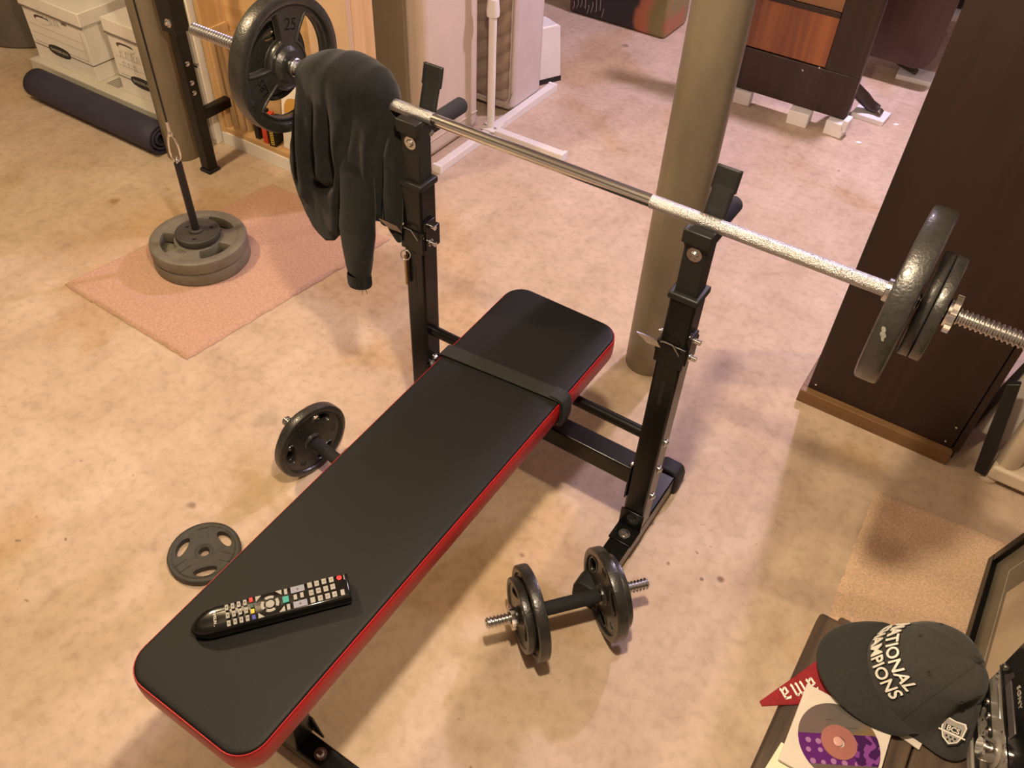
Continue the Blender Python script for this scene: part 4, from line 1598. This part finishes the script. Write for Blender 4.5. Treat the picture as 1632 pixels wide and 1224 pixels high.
# drop-leaf table behind the dresser
t = thing('drop_leaf_table', 'dark brown drop-leaf table with clawed feet, beside the raised furniture side', 'table', (.13, 2.75, 0))
ol = [(-.03, .95), (-.03, .10), (.20, .097), (.235, .105), (.258, .13), (.27, .17), (.278, .95)]
MB().prism(ol, (0, 2.615, 0), (1, 0, 0), (0, 0, 1), (0, .022, 0)).build('leaf', LEAFW, t, bevel=.005)
MB().box(-.05, .30, 2.64, 3.15, .72, .95).build('table_frame', LEAFW, t, bevel=.005)
MB().box(-.06, .32, 2.60, 3.3, .95, .975).build('table_top', LEAFW, t, bevel=.005)
MB().lathe([(0, .30), (.03, .30), (.05, .36), (.035, .45), (.05, .55), (.035, .72), (0, .72)], (.10, 2.80, 0), (0, 0, 1), 24).build('pedestal', WALNUT2, t)
for pts, rr, own in (([(.02, 2.085, .17), (.035, 2.16, .15), (.065, 2.22, .12), (.105, 2.262, .075), (.138, 2.275, .048), (.172, 2.272, .042)], [.022, .024, .026, .026, .023, .018], fside),
                ([(.10, 2.80, .34), (.02, 2.76, .15), (.08, 2.745, .085), (.14, 2.745, .06), (.19, 2.75, .042)], [.03, .026, .024, .022, .018], t),
                ([(.10, 2.81, .34), (.15, 3.0, .24), (.17, 3.2, .13), (.19, 3.3, .022)], [.03, .026, .024, .020], t)):
    l_ = MB().path(pts, rr, 12).build('leg', WALNUT2, own, smooth=60)
    e = Vector(pts[-1])
    mb = MB()
    for q in (-1, 0, 1):
        mb.lathe([(0, 0), (.008, .002), (.010, .012), (.006, .024), (0, .026)], e + Vector((-.004, q * .010, -.004)), (1, .3 * q, -.25), 12)
    mb.build('claw', mat('dull_brass', (.10, .08, .05), .4, .6), l_)
t = thing('chair_base', 'dark furniture foot at the far back beside the brown panel', 'furniture', (.2, 3.62, 0))
MB().box(.14, .30, 3.60, 3.85, .12, .5).build('base', WALNUT2, t, bevel=.006)
MB().box(.16, .20, 3.63, 3.67, .031, .12).build('leg', WALNUT2, t, bevel=.004)

# tall cabinet at the right
t = thing('tall_cabinet', 'tall dark brown cabinet at the right on an oak base strip', 'cabinet', (.67, .8, 0))
MB().box(.482, .866, .545, 1.04, .040, 1.9).build('carcass', WALNUT, t, bevel=.002)
MB().box(.868, .884, .542, 1.04, .040, 1.9).build('side_panel', WALNUT, t, bevel=.001)
MB().box(.468, .872, .524, .548, .0, .042).build('base_strip', OAKTRIM, t, bevel=.002)
MB().box(.468, .490, .548, 1.04, .0, .042).build('base_strip', OAKTRIM, t, bevel=.002)
MB().box(.49, .88, .56, 1.03, .0, .040).build('plinth', WALNUT2, t)
mb = MB()
for (x_, z_) in ((.500, .062), (.845, .060), (.85, .115)):
    bolt(mb, (x_, .545, z_), (0, -1, 0), .002, .002, .003)
mb.build('nail_head', STEEL, t)

# white machine at the right edge
t = thing('white_machine', 'white plastic machine base with a black panel at the right edge', 'machine', (1.02, .62, 0))
WP = mat('cool_white_plastic', (.60, .55, .52), .45, var=.05)
WB = mat('cream_white_plastic', (.62, .52, .40), .5, var=.05)
MB().box(.964, 1.45, .520, .60, .022, .066).build('base', WB, t, bevel=.008, segs=3)
for x_ in (.972, 1.4):
    MB().lathe([(0, 0), (.020, 0), (.0215, .004), (.0215, .016), (.016, .024), (0, .024)], (x_, .545, 0), (0, 0, 1), 28).build('foot', WB, t)
mb = MB()
mb.prism([(.934, .024), (.964, .020), (.956, .10), (.938, .20), (.916, .325), (.890, .31), (.915, .14)], (0, .522, 0), (1, 0, 0), (0, 0, 1), (0, .016, 0))
mb.build('black_panel', BLACKM, t, bevel=.003)
mb = MB()
mb.prism([(.893, .06), (1.15, .06), (1.15, .42), (.958, .40), (.935, .34)], (0, .622, 0), (1, 0, 0), (0, 0, 1), (0, .10, 0))
mb.build('housing', WP, t, bevel=.01, segs=3)
MB().lathe([(0, 0), (.026, 0), (.028, .004), (.028, .30), (0, .30)], (.992, .556, .064), (.02, .0, 1), 28).build('tube', WB, t)

# ------------------------------------------------------------------ picture frame leaning at the right
t = thing('framed_picture', 'black framed picture with a grey mat, leaning at the right edge', 'picture', (1.04, -.1, .012))
FM = frame((1.037, .276, .0135), (0, -1, 0), (.188, 0, .982))
FW_, FH_ = .60, .55
mb = MB()
mb.box(0, FW_, 0, .024, -.012, .014, FM)
mb.build('frame_rail', BLACK, t, bevel=.002)
MB().box(0, FW_, FH_ - .024, FH_, -.012, .014, FM).build('frame_rail', BLACK, t, bevel=.002)
MB().box(0, .024, .024, FH_ - .024, -.012, .014, FM).build('frame_stile', BLACK, t, bevel=.002)
MB().box(FW_ - .024, FW_, .024, FH_ - .024, -.012, .014, FM).build('frame_stile', BLACK, t, bevel=.002)
MATB = mat('grey_green_mat', (.13, .12, .085), .4, var=.05, spec=.5, coat=.2)
b = MB().box(.02, FW_ - .02, .02, FH_ - .02, -.004, .002, FM).build('mat_board', MATB, t)
mb = MB()
x0, x1, y0, y1 = .085, FW_ - .085, .085, FH_ - .085
for q in ((x0, x1, y0, y0 + .002), (x0, x1, y1 - .002, y1), (x0, x0 + .002, y0, y1), (x1 - .002, x1, y0, y1)):
    mb.box(*q, .002, .0026, FM)
mb.build('mat_line', mat('pale_line', (.42, .38, .30), .5), b)
MB().box(.16, FW_ - .1, .10, FH_ - .11, .0018, .0024, FM).build('print', mat('cream_print', (.42, .35, .25), .3, var=.08, coat=.6), b)

# ------------------------------------------------------------------ low rustic table
TZ = .400
t = thing('coffee_table', 'low rustic brown plank table in the bottom right corner', 'table', (1.1, -.75, 0))
TX0, TX1, TY0, TY1 = .722, 1.50, -1.15, -.352
MB().box(TX0, TX0 + .052, TY0, TY1 - .012, TZ - .034, TZ).build('edge_board', RUSTIC, t, bevel=.007, segs=3)
MB().box(TX0 + .030, TX1, TY1 - .040, TY1, TZ - .034, TZ - .001).build('edge_board', RUSTICX, t, bevel=.006, segs=3)
random.seed(3)
x_ = TX0 + .0545
for k in range(5):
    w_ = .140
    MB().box(x_, x_ + w_ - .003, TY0, TY1 - .043, TZ - .030, TZ - .003 - .001 * (k % 2)).build('plank', RUSTICX if False else RUSTIC, t, bevel=.003)
    x_ += w_
MB().box(TX0 + .03, TX1 - .03, TY0 + .03, TY1 - .05, TZ - .09, TZ - .030).build('apron', RUSTICX, t, bevel=.003)
for (a, b_) in ((TX0 + .03, TY1 - .10), (TX1 - .09, TY1 - .10), (TX0 + .03, TY0 + .03), (TX1 - .09, TY0 + .03)):
    MB().box(a, a + .06, b_, b_ + .06, .0, TZ - .09).build('leg', RUSTIC, t, bevel=.004)

# pennant -------------------------------------------------------------
FELT = mat('crimson_felt', (.23, .010, .016), .9, var=.15, scale=120, bump=.4, bscale=500)
PU = Vector((-.62, -.78, 0)).normalized()
PV = Vector((-PU.y, PU.x, 0))
t = thing('pennant', 'crimson felt pennant with white blackletter lettering, tip over the table edge', 'pennant', (.697, -.577, TZ))
tip = Vector((.697, -.577, TZ + .0016))


def pen(u, v):
    d = u * .23
    hw = .004 + d * .262
    p = tip - PU * d + PV * ((v - .5) * 2 * hw)
    p.z += .0006 * math.sin(d * 60)
    return p


mb = MB()
mb.grid(pen, 30, 8)
o = mb.build('felt', FELT, t)
so = o.modifiers.new('thick', 'SOLIDIFY')
so.thickness = .0014
so.offset = 0


def bl_stroke(mb, x, y0, y1, w=.0032, dia=True):
    # broad-nib vertical stroke with diamond ends
    mb_poly = [(x - w / 2, y0 + .0015), (x, y0 - .001), (x + w / 2 + .0012, y0 + .002), (x + w / 2, y0 + .004), (x + w / 2, y1 - .002), (x, y1 + .001), (x - w / 2 - .0012, y1 - .0015), (x - w / 2, y1 - .004)]
    return mb_poly


lettm = mat('white_felt', (.78, .74, .68), .9)
LM = frame(tip + Vector((0, 0, .0013)), PU, PV)
mb = MB()


def put(poly, dx):
    mb.prism([(x + dx, y - .003) for x, y in poly], LM.translation, PU, PV, (0, 0, .0008))


for d0, ch in ((-.046, 'a'), (-.069, 'm'), (-.094, 'a')):
    hh = .0095 if d0 > -.06 else .0105
    if ch == 'a':
        put(bl_stroke(mb, .0045, -hh, hh * .8), d0)
        put(bl_stroke(mb, -.0035, -hh, hh * .05), d0)
        put([(-.0065, hh * .55), (-.004, hh * 1.05), (.0055, hh * .95), (.0055, hh * .62), (-.003, hh * .66)], d0)
        put([(-.004, hh * .10), (.004, hh * .32), (.004, hh * .08), (-.003, -hh * .15)], d0)
        put([(-.004, -hh * .95), (-.001, -hh * 1.05), (.004, -hh * .6), (.003, -hh * .4)], d0)
    else:
        for xx in (-.0088, -.0005, .0078):
            put(bl_stroke(mb, xx, -hh, hh * .85), d0)
        for xx in (-.0088, -.0005):
            put([(xx + .001, hh * .5), (xx + .006, hh * 1.0), (xx + .009, hh * .75), (xx + .006, hh * .62)], d0)
mb.build('lettering', lettm, o)

# compact disc in its tray -------------------------------------------
TRAY = mat('white_card_tray', (.60, .54, .48), .5, var=.03)
CDX, CDY = .8145, -.571
t = thing('disc_tray', 'white card disc tray on the low table beside the cap', 'disc tray', (CDX, CDY, TZ), R(2))
MB().box(-.067, .067, -.072, .066, .0035, .0085).build('tray', TRAY, t, local=True, bevel=.001)
MB().lathe([(.0, .0085), (.0075, .0085), (.0075, .0115), (.006, .0122), (0, .0122)]).build('hub', mat('pink_hub', (.55, .30, .26), .35), t, local=True)


def disc_material():
    mt = bpy.data.materials.new('printed_disc')
    mt.use_nodes = True
    nt = mt.node_tree
    N, L = nt.nodes, nt.links
    b = N['Principled BSDF']
    b.inputs['Roughness'].default_value = .22
    b.inputs['Metallic'].default_value = .75
    b.inputs['Coat Weight'].default_value = .5
    tc = N.new('ShaderNodeTexCoord')
    sx = N.new('ShaderNodeSeparateXYZ')
    L.new(tc.outputs['Object'], sx.inputs[0])

    def ramp(src, stops, inter='CONSTANT'):
        r = N.new('ShaderNodeValToRGB')
        r.color_ramp.interpolation = inter
        els = r.color_ramp.elements
        while len(els) < len(stops):
            els.new(.5)
        for e, (p, c) in zip(els, stops):
            e.position = p
            e.color = (*c, 1)
        L.new(src, r.inputs[0])
        return r.outputs[0]

    def rng(src, a, c):
        mr = N.new('ShaderNodeMapRange')
        mr.inputs['From Min'].default_value = a
        mr.inputs['From Max'].default_value = c
        L.new(src, mr.inputs[0])
        return mr.outputs[0]

    yy = rng(sx.outputs[1], -.06, .06)
    band = ramp(yy, [(0, (0, 0, 0)), (.22, (1, 1, 1)), (.60, (0, 0, 0))])
    at = N.new('ShaderNodeMath')
    at.operation = 'ARCTAN2'
    L.new(sx.outputs[1], at.inputs[0])
    L.new(sx.outputs[0], at.inputs[1])
    ang = rng(at.outputs[0], -PI, PI)
    iri = ramp(ang, [(0, (.33, .28, .24)), (.48, (.36, .24, .22)), (.55, (.50, .34, .16)), (.60, (.34, .30, .26)), (.72, (.30, .28, .25)), (.88, (.40, .30, .28)), (1, (.33, .28, .24))], 'LINEAR')  # iridescent sheen painted as tints around the disc
    nz = N.new('ShaderNodeTexNoise')
    nz.inputs['Scale'].default_value = 70
    nz.inputs['Detail'].default_value = 1
    L.new(tc.outputs['Object'], nz.inputs['Vector'])
    face = ramp(nz.outputs['Fac'], [(0, (.045, .008, .075)), (.54, (.20, .05, .26))])
    xx = rng(sx.outputs[0], -.06, .06)
    right = ramp(xx, [(0, (0, 0, 0)), (.66, (1, 1, 1))])
    vo = N.new('ShaderNodeTexVoronoi')
    vo.inputs['Scale'].default_value = 62
    vo.inputs['Randomness'].default_value = .25
    L.new(tc.outputs['Object'], vo.inputs['Vector'])
    dots = ramp(vo.outputs['Distance'], [(0, (.34, .16, .36)), (.26, (.10, .014, .15))])

    def mix(a, c, f):
        mx = N.new('ShaderNodeMix')
        mx.data_type = 'RGBA'
        L.new(f, mx.inputs[0])
        L.new(a, mx.inputs[6])
        L.new(c, mx.inputs[7])
        return mx.outputs[2]

    art = mix(dots, face, right)
    L.new(mix(iri, art, band), b.inputs['Base Color'])
    inv = N.new('ShaderNodeMath')
    inv.operation = 'MULTIPLY_ADD'
    L.new(band, inv.inputs[0])
    inv.inputs[1].default_value = -.7
    inv.inputs[2].default_value = .75
    L.new(inv.outputs[0], b.inputs['Metallic'])
    return mt


t = thing('compact_disc', 'silver and purple printed compact disc in the white tray', 'disc', (CDX + .002, CDY + .0, TZ + .0088), R(31))
DM = disc_material()
o = MB().lathe([(.0082, 0), (.060, 0), (.060, .0012), (.0082, .0012), (.0082, 0)], seg=80).build('disc', DM, t, local=True)
MB().lathe([(.0083, .0013), (.0265, .0013), (.0262, .0024), (.0083, .0030)], seg=48).build('hub_ring', mat('pink_ring', (.42, .17, .15), .25, .3), t, local=True)
mb = MB()
for k, (x_, y_, w_) in enumerate(((-.012, .034, .010), (.004, .0225, .030))):
    for q in range(int(w_ / .0025)):
        mb.box(x_ + q * .0025, x_ + q * .0025 + .0017, y_ - .0007, y_ + .0007, .0012, .0013)
mb.build('fine_print', BLACKPRINT, o, local=True)
# paper beneath
t = tag(MB().prism([(-.06, -.015), (.05, -.03), (.06, .05), (-.05, .055)], (.872, -.478, TZ - .0015), (1, 0, 0), (0, 1, 0), (0, 0, .0025)).build('paper_sheet', TRAY), 'cream paper sheet peeking out under the cap', 'paper')
t = tag(MB().prism([(-.04, -.04), (.035, -.045), (.03, .035), (-.03, .04)], (.775, -.655, TZ - .0015), (1, 0, 0), (0, 1, 0), (0, 0, .0032)).build('paper_sheet', mat('pale_paper', (.70, .66, .50), .6)), 'pale paper under the left edge of the disc tray', 'paper')

# ------------------------------------------------------------------ baseball cap
CF = Vector((-.894, -.447, 0)).normalized()
CL = Vector((-CF.y, CF.x, 0))          # wearer's left
capM = frame((.900, -.398, TZ + .001), CF, CL)
cap = thing('baseball_cap', 'charcoal baseball cap with raised white lettering, on the low table', 'cap', M=capM)
CAPM = mat('charcoal_cotton', (.040, .038, .036), .9, var=.12, scale=200, bump=.4, bscale=900, spec=.2, sheen=.15)
CAPB = mat('charcoal_brim', (.028, .028, .026), .9, var=.12, scale=200, bump=.4, bscale=900, spec=.2, sheen=.12)


def g(x, s_):
    return math.exp(-(x / s_) ** 2)


def cap_pt(phi, tt):
    """phi 0 = front, + = wearer's left; tt 0 = hem, 1 = crown button"""
    c, s_ = math.cos(phi), math.sin(phi)
    rx = .102 if c > 0 else .060
    ry = .090
    r0 = 1 / math.sqrt((c / rx) ** 2 + (s_ / ry) ** 2)
    d1 = math.degrees(phi)
    wf = g(d1 - 104, 36)
    q = tt * PI / 2
    rho = math.cos(q) ** .62
    lin_ = max(0.0, 1 - .92 * tt) if tt < .5 else .54 * math.cos((tt - .5) * PI) ** .62
    rho = rho * (1 - wf) + lin_ * wf
    r0 += .034 * g(d1 - 106, 30)
    H = .092
    z = H * math.sin(q) ** .95
    z += .016 * max(0, c) ** 2 * math.sin(PI * min(1, tt)) ** 1.5
    z -= .012 * max(0, -c) * math.sin(PI * tt)
    x, y = r0 * rho * c, r0 * rho * s_
    # apex slightly forward
    x -= .046 * tt ** 1.4
    # crease where the soft side panel has folded in
    dent = .016 * g(d1 - (78 + 40 * tt), 12) * g(tt - .38, .30)
    n = Vector((c, s_, .6)).normalized()
    p = Vector((x, y, z)) - n * dent
    p += n * .0025 * noise.noise(Vector((c * 2.5, s_ * 2.5, tt * 4)))
    if d1 > 90:
        p.z -= .012 * g(d1 - 125, 30) * (1 - tt) * 0.2
    p.z = max(p.z, 0.0)
    return p


def cap_n(phi, tt):
    e = .01
    a = cap_pt(phi + e, tt) - cap_pt(phi - e, tt)
    b = cap_pt(phi, min(.995, tt + e)) - cap_pt(phi, tt - e)
    return a.cross(b).normalized()


mb = MB()
mb.grid(lambda u, v: cap_pt(-PI + 2 * PI * u, v * .999), 120, 50, closed_u=True)
crown = mb.build('crown', CAPM, cap, local=True, smooth=70)
so = crown.modifiers.new('thick', 'SOLIDIFY')
so.thickness = .0022
so.offset = -1


def brim(u, v):
    la = (u - .5) * 2
    lat = .0895 * math.sin(la * PI / 2 * .985)
    s_ = max(0, 1 - (lat / .0905) ** 2) ** .5
    fin = .096 * max(0, 1 - (lat / .0915) ** 2) ** .5
    fout = .045 + .127 * s_
    f = fin + (fout - fin) * v
    z = .006 + .022 * (1 - (lat / .09) ** 2) * (1 - .45 * v) + .004 * math.sin(PI * v)
    return Vector((f, lat * (1 + .04 * v), z))


mb = MB()
mb.grid(brim, 50, 20)
br_ = mb.build('brim', CAPB, cap, local=True, smooth=70)
so = br_.modifiers.new('thick', 'SOLIDIFY')
so.thickness = .004
so.offset = 1
for v in (.9,):
    MB().path([brim(k / 40, v) + Vector((0, 0, .0022)) for k in range(41)], .0005, 5).build('brim_stitch', CAPM, br_, local=True)
# seams, eyelets, button
for a in (-52, 52, -115, 115, 180):
    MB().path([cap_pt(R(a), .02 + .97 * k / 30) + cap_n(R(a), .02 + .97 * k / 30) * .0004 for k in range(31)], .00045, 5).build('seam', CAPM, crown, local=True)
ap = cap_pt(0, .999)
MB().lathe([(0, -.001), (.007, -.001), (.0065, .003), (.003, .0055), (0, .006)], ap, (0, 0, 1), 24).build('top_button', CAPB, crown, local=True)
for a, tt in ((-28, .66), (28, .66), (82, .60), (-82, .60), (150, .62), (-150, .62)):
    p, n = cap_pt(R(a), tt), cap_n(R(a), tt)
    MB().lathe([(.0, .0002), (.0016, .0002), (.002, .0012), (.0036, .001), (.004, -.0005)], p, n, 20).build('eyelet', CAPB, crown, local=True)


def wrap_text(txt, size, t0, dphi0, off_, ext, name, material, scale_x=1.0, arch=0.0):
    me = text_mesh(txt, size, ext, off_)
    mb = MB()
    mb.mesh(me)
    for v_ in mb.bm.verts:
        x, y, z = v_.co
        tt = t0 + y / .165
        tt = min(.95, max(.02, tt - arch * (x / .05) ** 2))
        rr = .104 * math.cos(tt * PI / 2) ** .62
        phi = dphi0 + x * scale_x / max(rr, .05)
        v_.co = cap_pt(phi, tt) + cap_n(phi, tt) * (z + ext + .0006)
    return mb.build(name, material, crown, local=True, smooth=40)


LETW = mat('white_embroidery', (.72, .69, .63), .6, var=.06, scale=300)
LETB = mat('black_embroidery', (.012, .012, .012), .8)
for tx, t0, sx_ in (('NATIONAL', .430, .98), ('CHAMPIONS', .280, .93)):
    wrap_text(tx, .0262, t0, R(-5), .0011, .0010, 'letter_outline', LETB, sx_)
    wrap_text(tx, .0262, t0, R(-5), .00035, .0018, 'lettering', LETW, sx_)
# shield patch on the folded side panel
bp_, bn = cap_pt(R(94), .23), cap_n(R(94), .23)
ux = (cap_pt(R(99), .23) - cap_pt(R(89), .23)).normalized()
BMx = frame(bp_ + bn * .0012, ux, bn.cross(ux))
shield = [(-.016, .013), (-.013, .018), (0, .0165), (.013, .018), (.016, .013), (.0145, .0), (.010, -.011), (0, -.0175), (-.010, -.011), (-.0145, .0)]


def badge(scale, z0, z1, name, material, parent):
    mb = MB()
    mb.prism([(x * scale, y * scale) for x, y in shield], (0, 0, z0), (1, 0, 0), (0, 1, 0), (0, 0, z1 - z0))
    bmesh.ops.transform(mb.bm, matrix=BMx, verts=mb.bm.verts)
    return mb.build(name, material, parent, local=True)


BG = mat('grey_embroidery', (.30, .28, .26), .6, var=.1, scale=400)
bd = badge(1.22, -.003, .0006, 'patch_backing', LETB, crown)
badge(1.05, -.003, .0010, 'patch_border', LETW, crown)
badge(.93, -.003, .0014, 'patch_field', BG, crown)
mb = MB()
mb.box(-.0105, .0105, -.0005, .0085, .0012, .0018)
bmesh.ops.transform(mb.bm, matrix=BMx, verts=mb.bm.verts)
mb.build('patch_panel', LETB, crown, local=True)
mb = MB()
mb.mesh(text_mesh('BCS', .0105, .0004, .0002), Matrix.Translation((0, .0037, .0021)))
mb.box(-.0185, .0185, -.0035, -.0013, .0014, .0020)
bmesh.ops.transform(mb.bm, matrix=BMx, verts=mb.bm.verts)
mb.build('patch_lettering', LETW, crown, local=True)
mb = MB()
for (x, y) in ((0, -.0075), (-.006, -.0075), (.006, -.0075), (-.003, -.012), (.003, -.012)):
    mb.lathe([(0, 0), (.0016, 0), (.0016, .0008), (0, .0008)], (x, y, .0014), (0, 0, 1), 10)
bmesh.ops.transform(mb.bm, matrix=BMx, verts=mb.bm.verts)
mb.build('patch_dots', LETB, crown, local=True)

# ------------------------------------------------------------------ stereo
SIL = mat('brushed_silver', (.30, .275, .245), .38, .35, var=.08, scale=40, stretch=(1, 1, 14))
t = thing('mini_stereo', 'silver mini stereo with a black display, on the low table behind the cap', 'stereo', (1.09, -.50, TZ))
SX, SY0, SY1 = .966, -.680, -.384
MB().box(SX + .012, SX + .26, SY0, SY1, TZ + .0, TZ + .245).build('case', mat('dark_case', (.05, .047, .042), .4), t, bevel=.003)
MB().box(SX + .002, SX + .014, SY0, SY1, TZ + .034, TZ + .115).build('control_panel', SIL, t, bevel=.002)
MB().box(SX - .006, SX + .014, SY0, SY1, TZ + .0, TZ + .018).build('base_strip', SIL, t, bevel=.002)
MB().box(SX - .002, SX + .013, SY0, SY1, TZ + .018, TZ + .030).build('black_strip', BLACKM, t)  # black strip between the silver base and the control panel
MB().box(SX - .002, SX + .006, SY0 + .02, SY1 - .004, TZ + .030, TZ + .035).build('trim_line', CHROME, t)
MB().box(SX + .001, SX + .008, SY0 + .20, SY1 - .004, TZ + .056, TZ + .074).build('button_channel', BLACKM, t, bevel=.003)
for k in range(4):
    MB().lathe([(0, 0), (.0058, 0), (.0055, .003), (.003, .0048), (0, .005)], (SX + .001, SY1 - .012 - k * .0225, TZ + .065), (-1, 0, 0), 20).build('button', CHROME, t)
MB().lathe([(0, 0), (.006, 0), (.0055, .003), (0, .004)], (SX + .002, SY1 - .010, TZ + .044), (-1, 0, 0), 20).build('power_button', CHROME, t)
for k in range(3):
    MB().lathe([(0, 0), (.0022, 0), (.002, .0015), (0, .0018)], (SX + .002, SY1 - .035 - k * .020, TZ + .046), (-1, 0, 0), 12).build('indicator', CHROME, t)
for k in range(3):
    MB().lathe([(0, 0), (.0026, 0), (.0024, .0018), (0, .002)], (SX + .002, SY1 - .100 - k * .020, TZ + .104), (-1, 0, 0), 12).build('indicator', CHROME, t)
MB().box(SX + .0005, SX + .004, SY1 - .078, SY1 - .020, TZ + .0975, TZ + .1005).build('slot', CHROME, t, bevel=.001)
MB().ring((SX + .001, SY1 - .010, TZ + .101), (1, 0, 0), .0042, .0007, 20, 6).build('jack', CHROME, t)
kn = MB().lathe([(.022, 0), (.023, .002), (.020, .004), (0, .004)], (SX + .002, SY1 - .118, TZ + .078), (-1, 0, 0), 40).build('knob_ring', SIL, t)
MB().lathe([(0, .002), (.0165, .002), (.0165, .020), (.015, .022), (0, .022)], (SX + .002, SY1 - .118, TZ + .078), (-1, 0, 0), 48).build('volume_knob', CHROME, t)
MB().box(SX - .001, SX + .004, SY0, SY1, TZ + .1145, TZ + .1175).build('trim_line', CHROME, t)
dp = MB().box(SX + .0, SX + .014, SY0 + .01, SY1, TZ + .1175, TZ + .245).build('display_door', GLOSSBLACK, t, bevel=.003)
MB().box(SX - .0015, SX + .002, SY1 - .121, SY1 - .040, TZ + .127, TZ + .145).build('display_window', mat('violet_grey_window', (.075, .065, .068), .2), dp, bevel=.001)
MB().prism([(0, 0), (.018, 0), (.008, .026), (.0, .026)], (SX - .001, SY1 - .040, TZ + .127), (0, 1, 0), (0, 0, 1), (.002, 0, 0)).build('display_bevel', mat('violet_grey_bevel', (.045, .04, .042), .25), dp)
MB().lathe([(0, 0), (.0055, 0), (.005, .003), (0, .0035)], (SX + .0, SY1 - .010, TZ + .128), (-1, 0, 0), 20).build('eject_button', CHROME, dp)
mb = MB()
mb.mesh(text_mesh('SONY', .0125, .0003, spacing=1.1), frame((SX - .0006, SY1 - .075, TZ + .163), (0, -1, 0), (0, 0, 1)))
mb.build('logo', mat('silver_print', (.55, .50, .45), .35, .3), dp)
# the whole unit stands turned a little towards the cap
pv = Vector((SX, SY1, 0))
t.matrix_world = Matrix.Translation(pv) @ Matrix.Rotation(R(14.5), 4, 'Z') @ Matrix.Translation(-pv) @ t.matrix_world
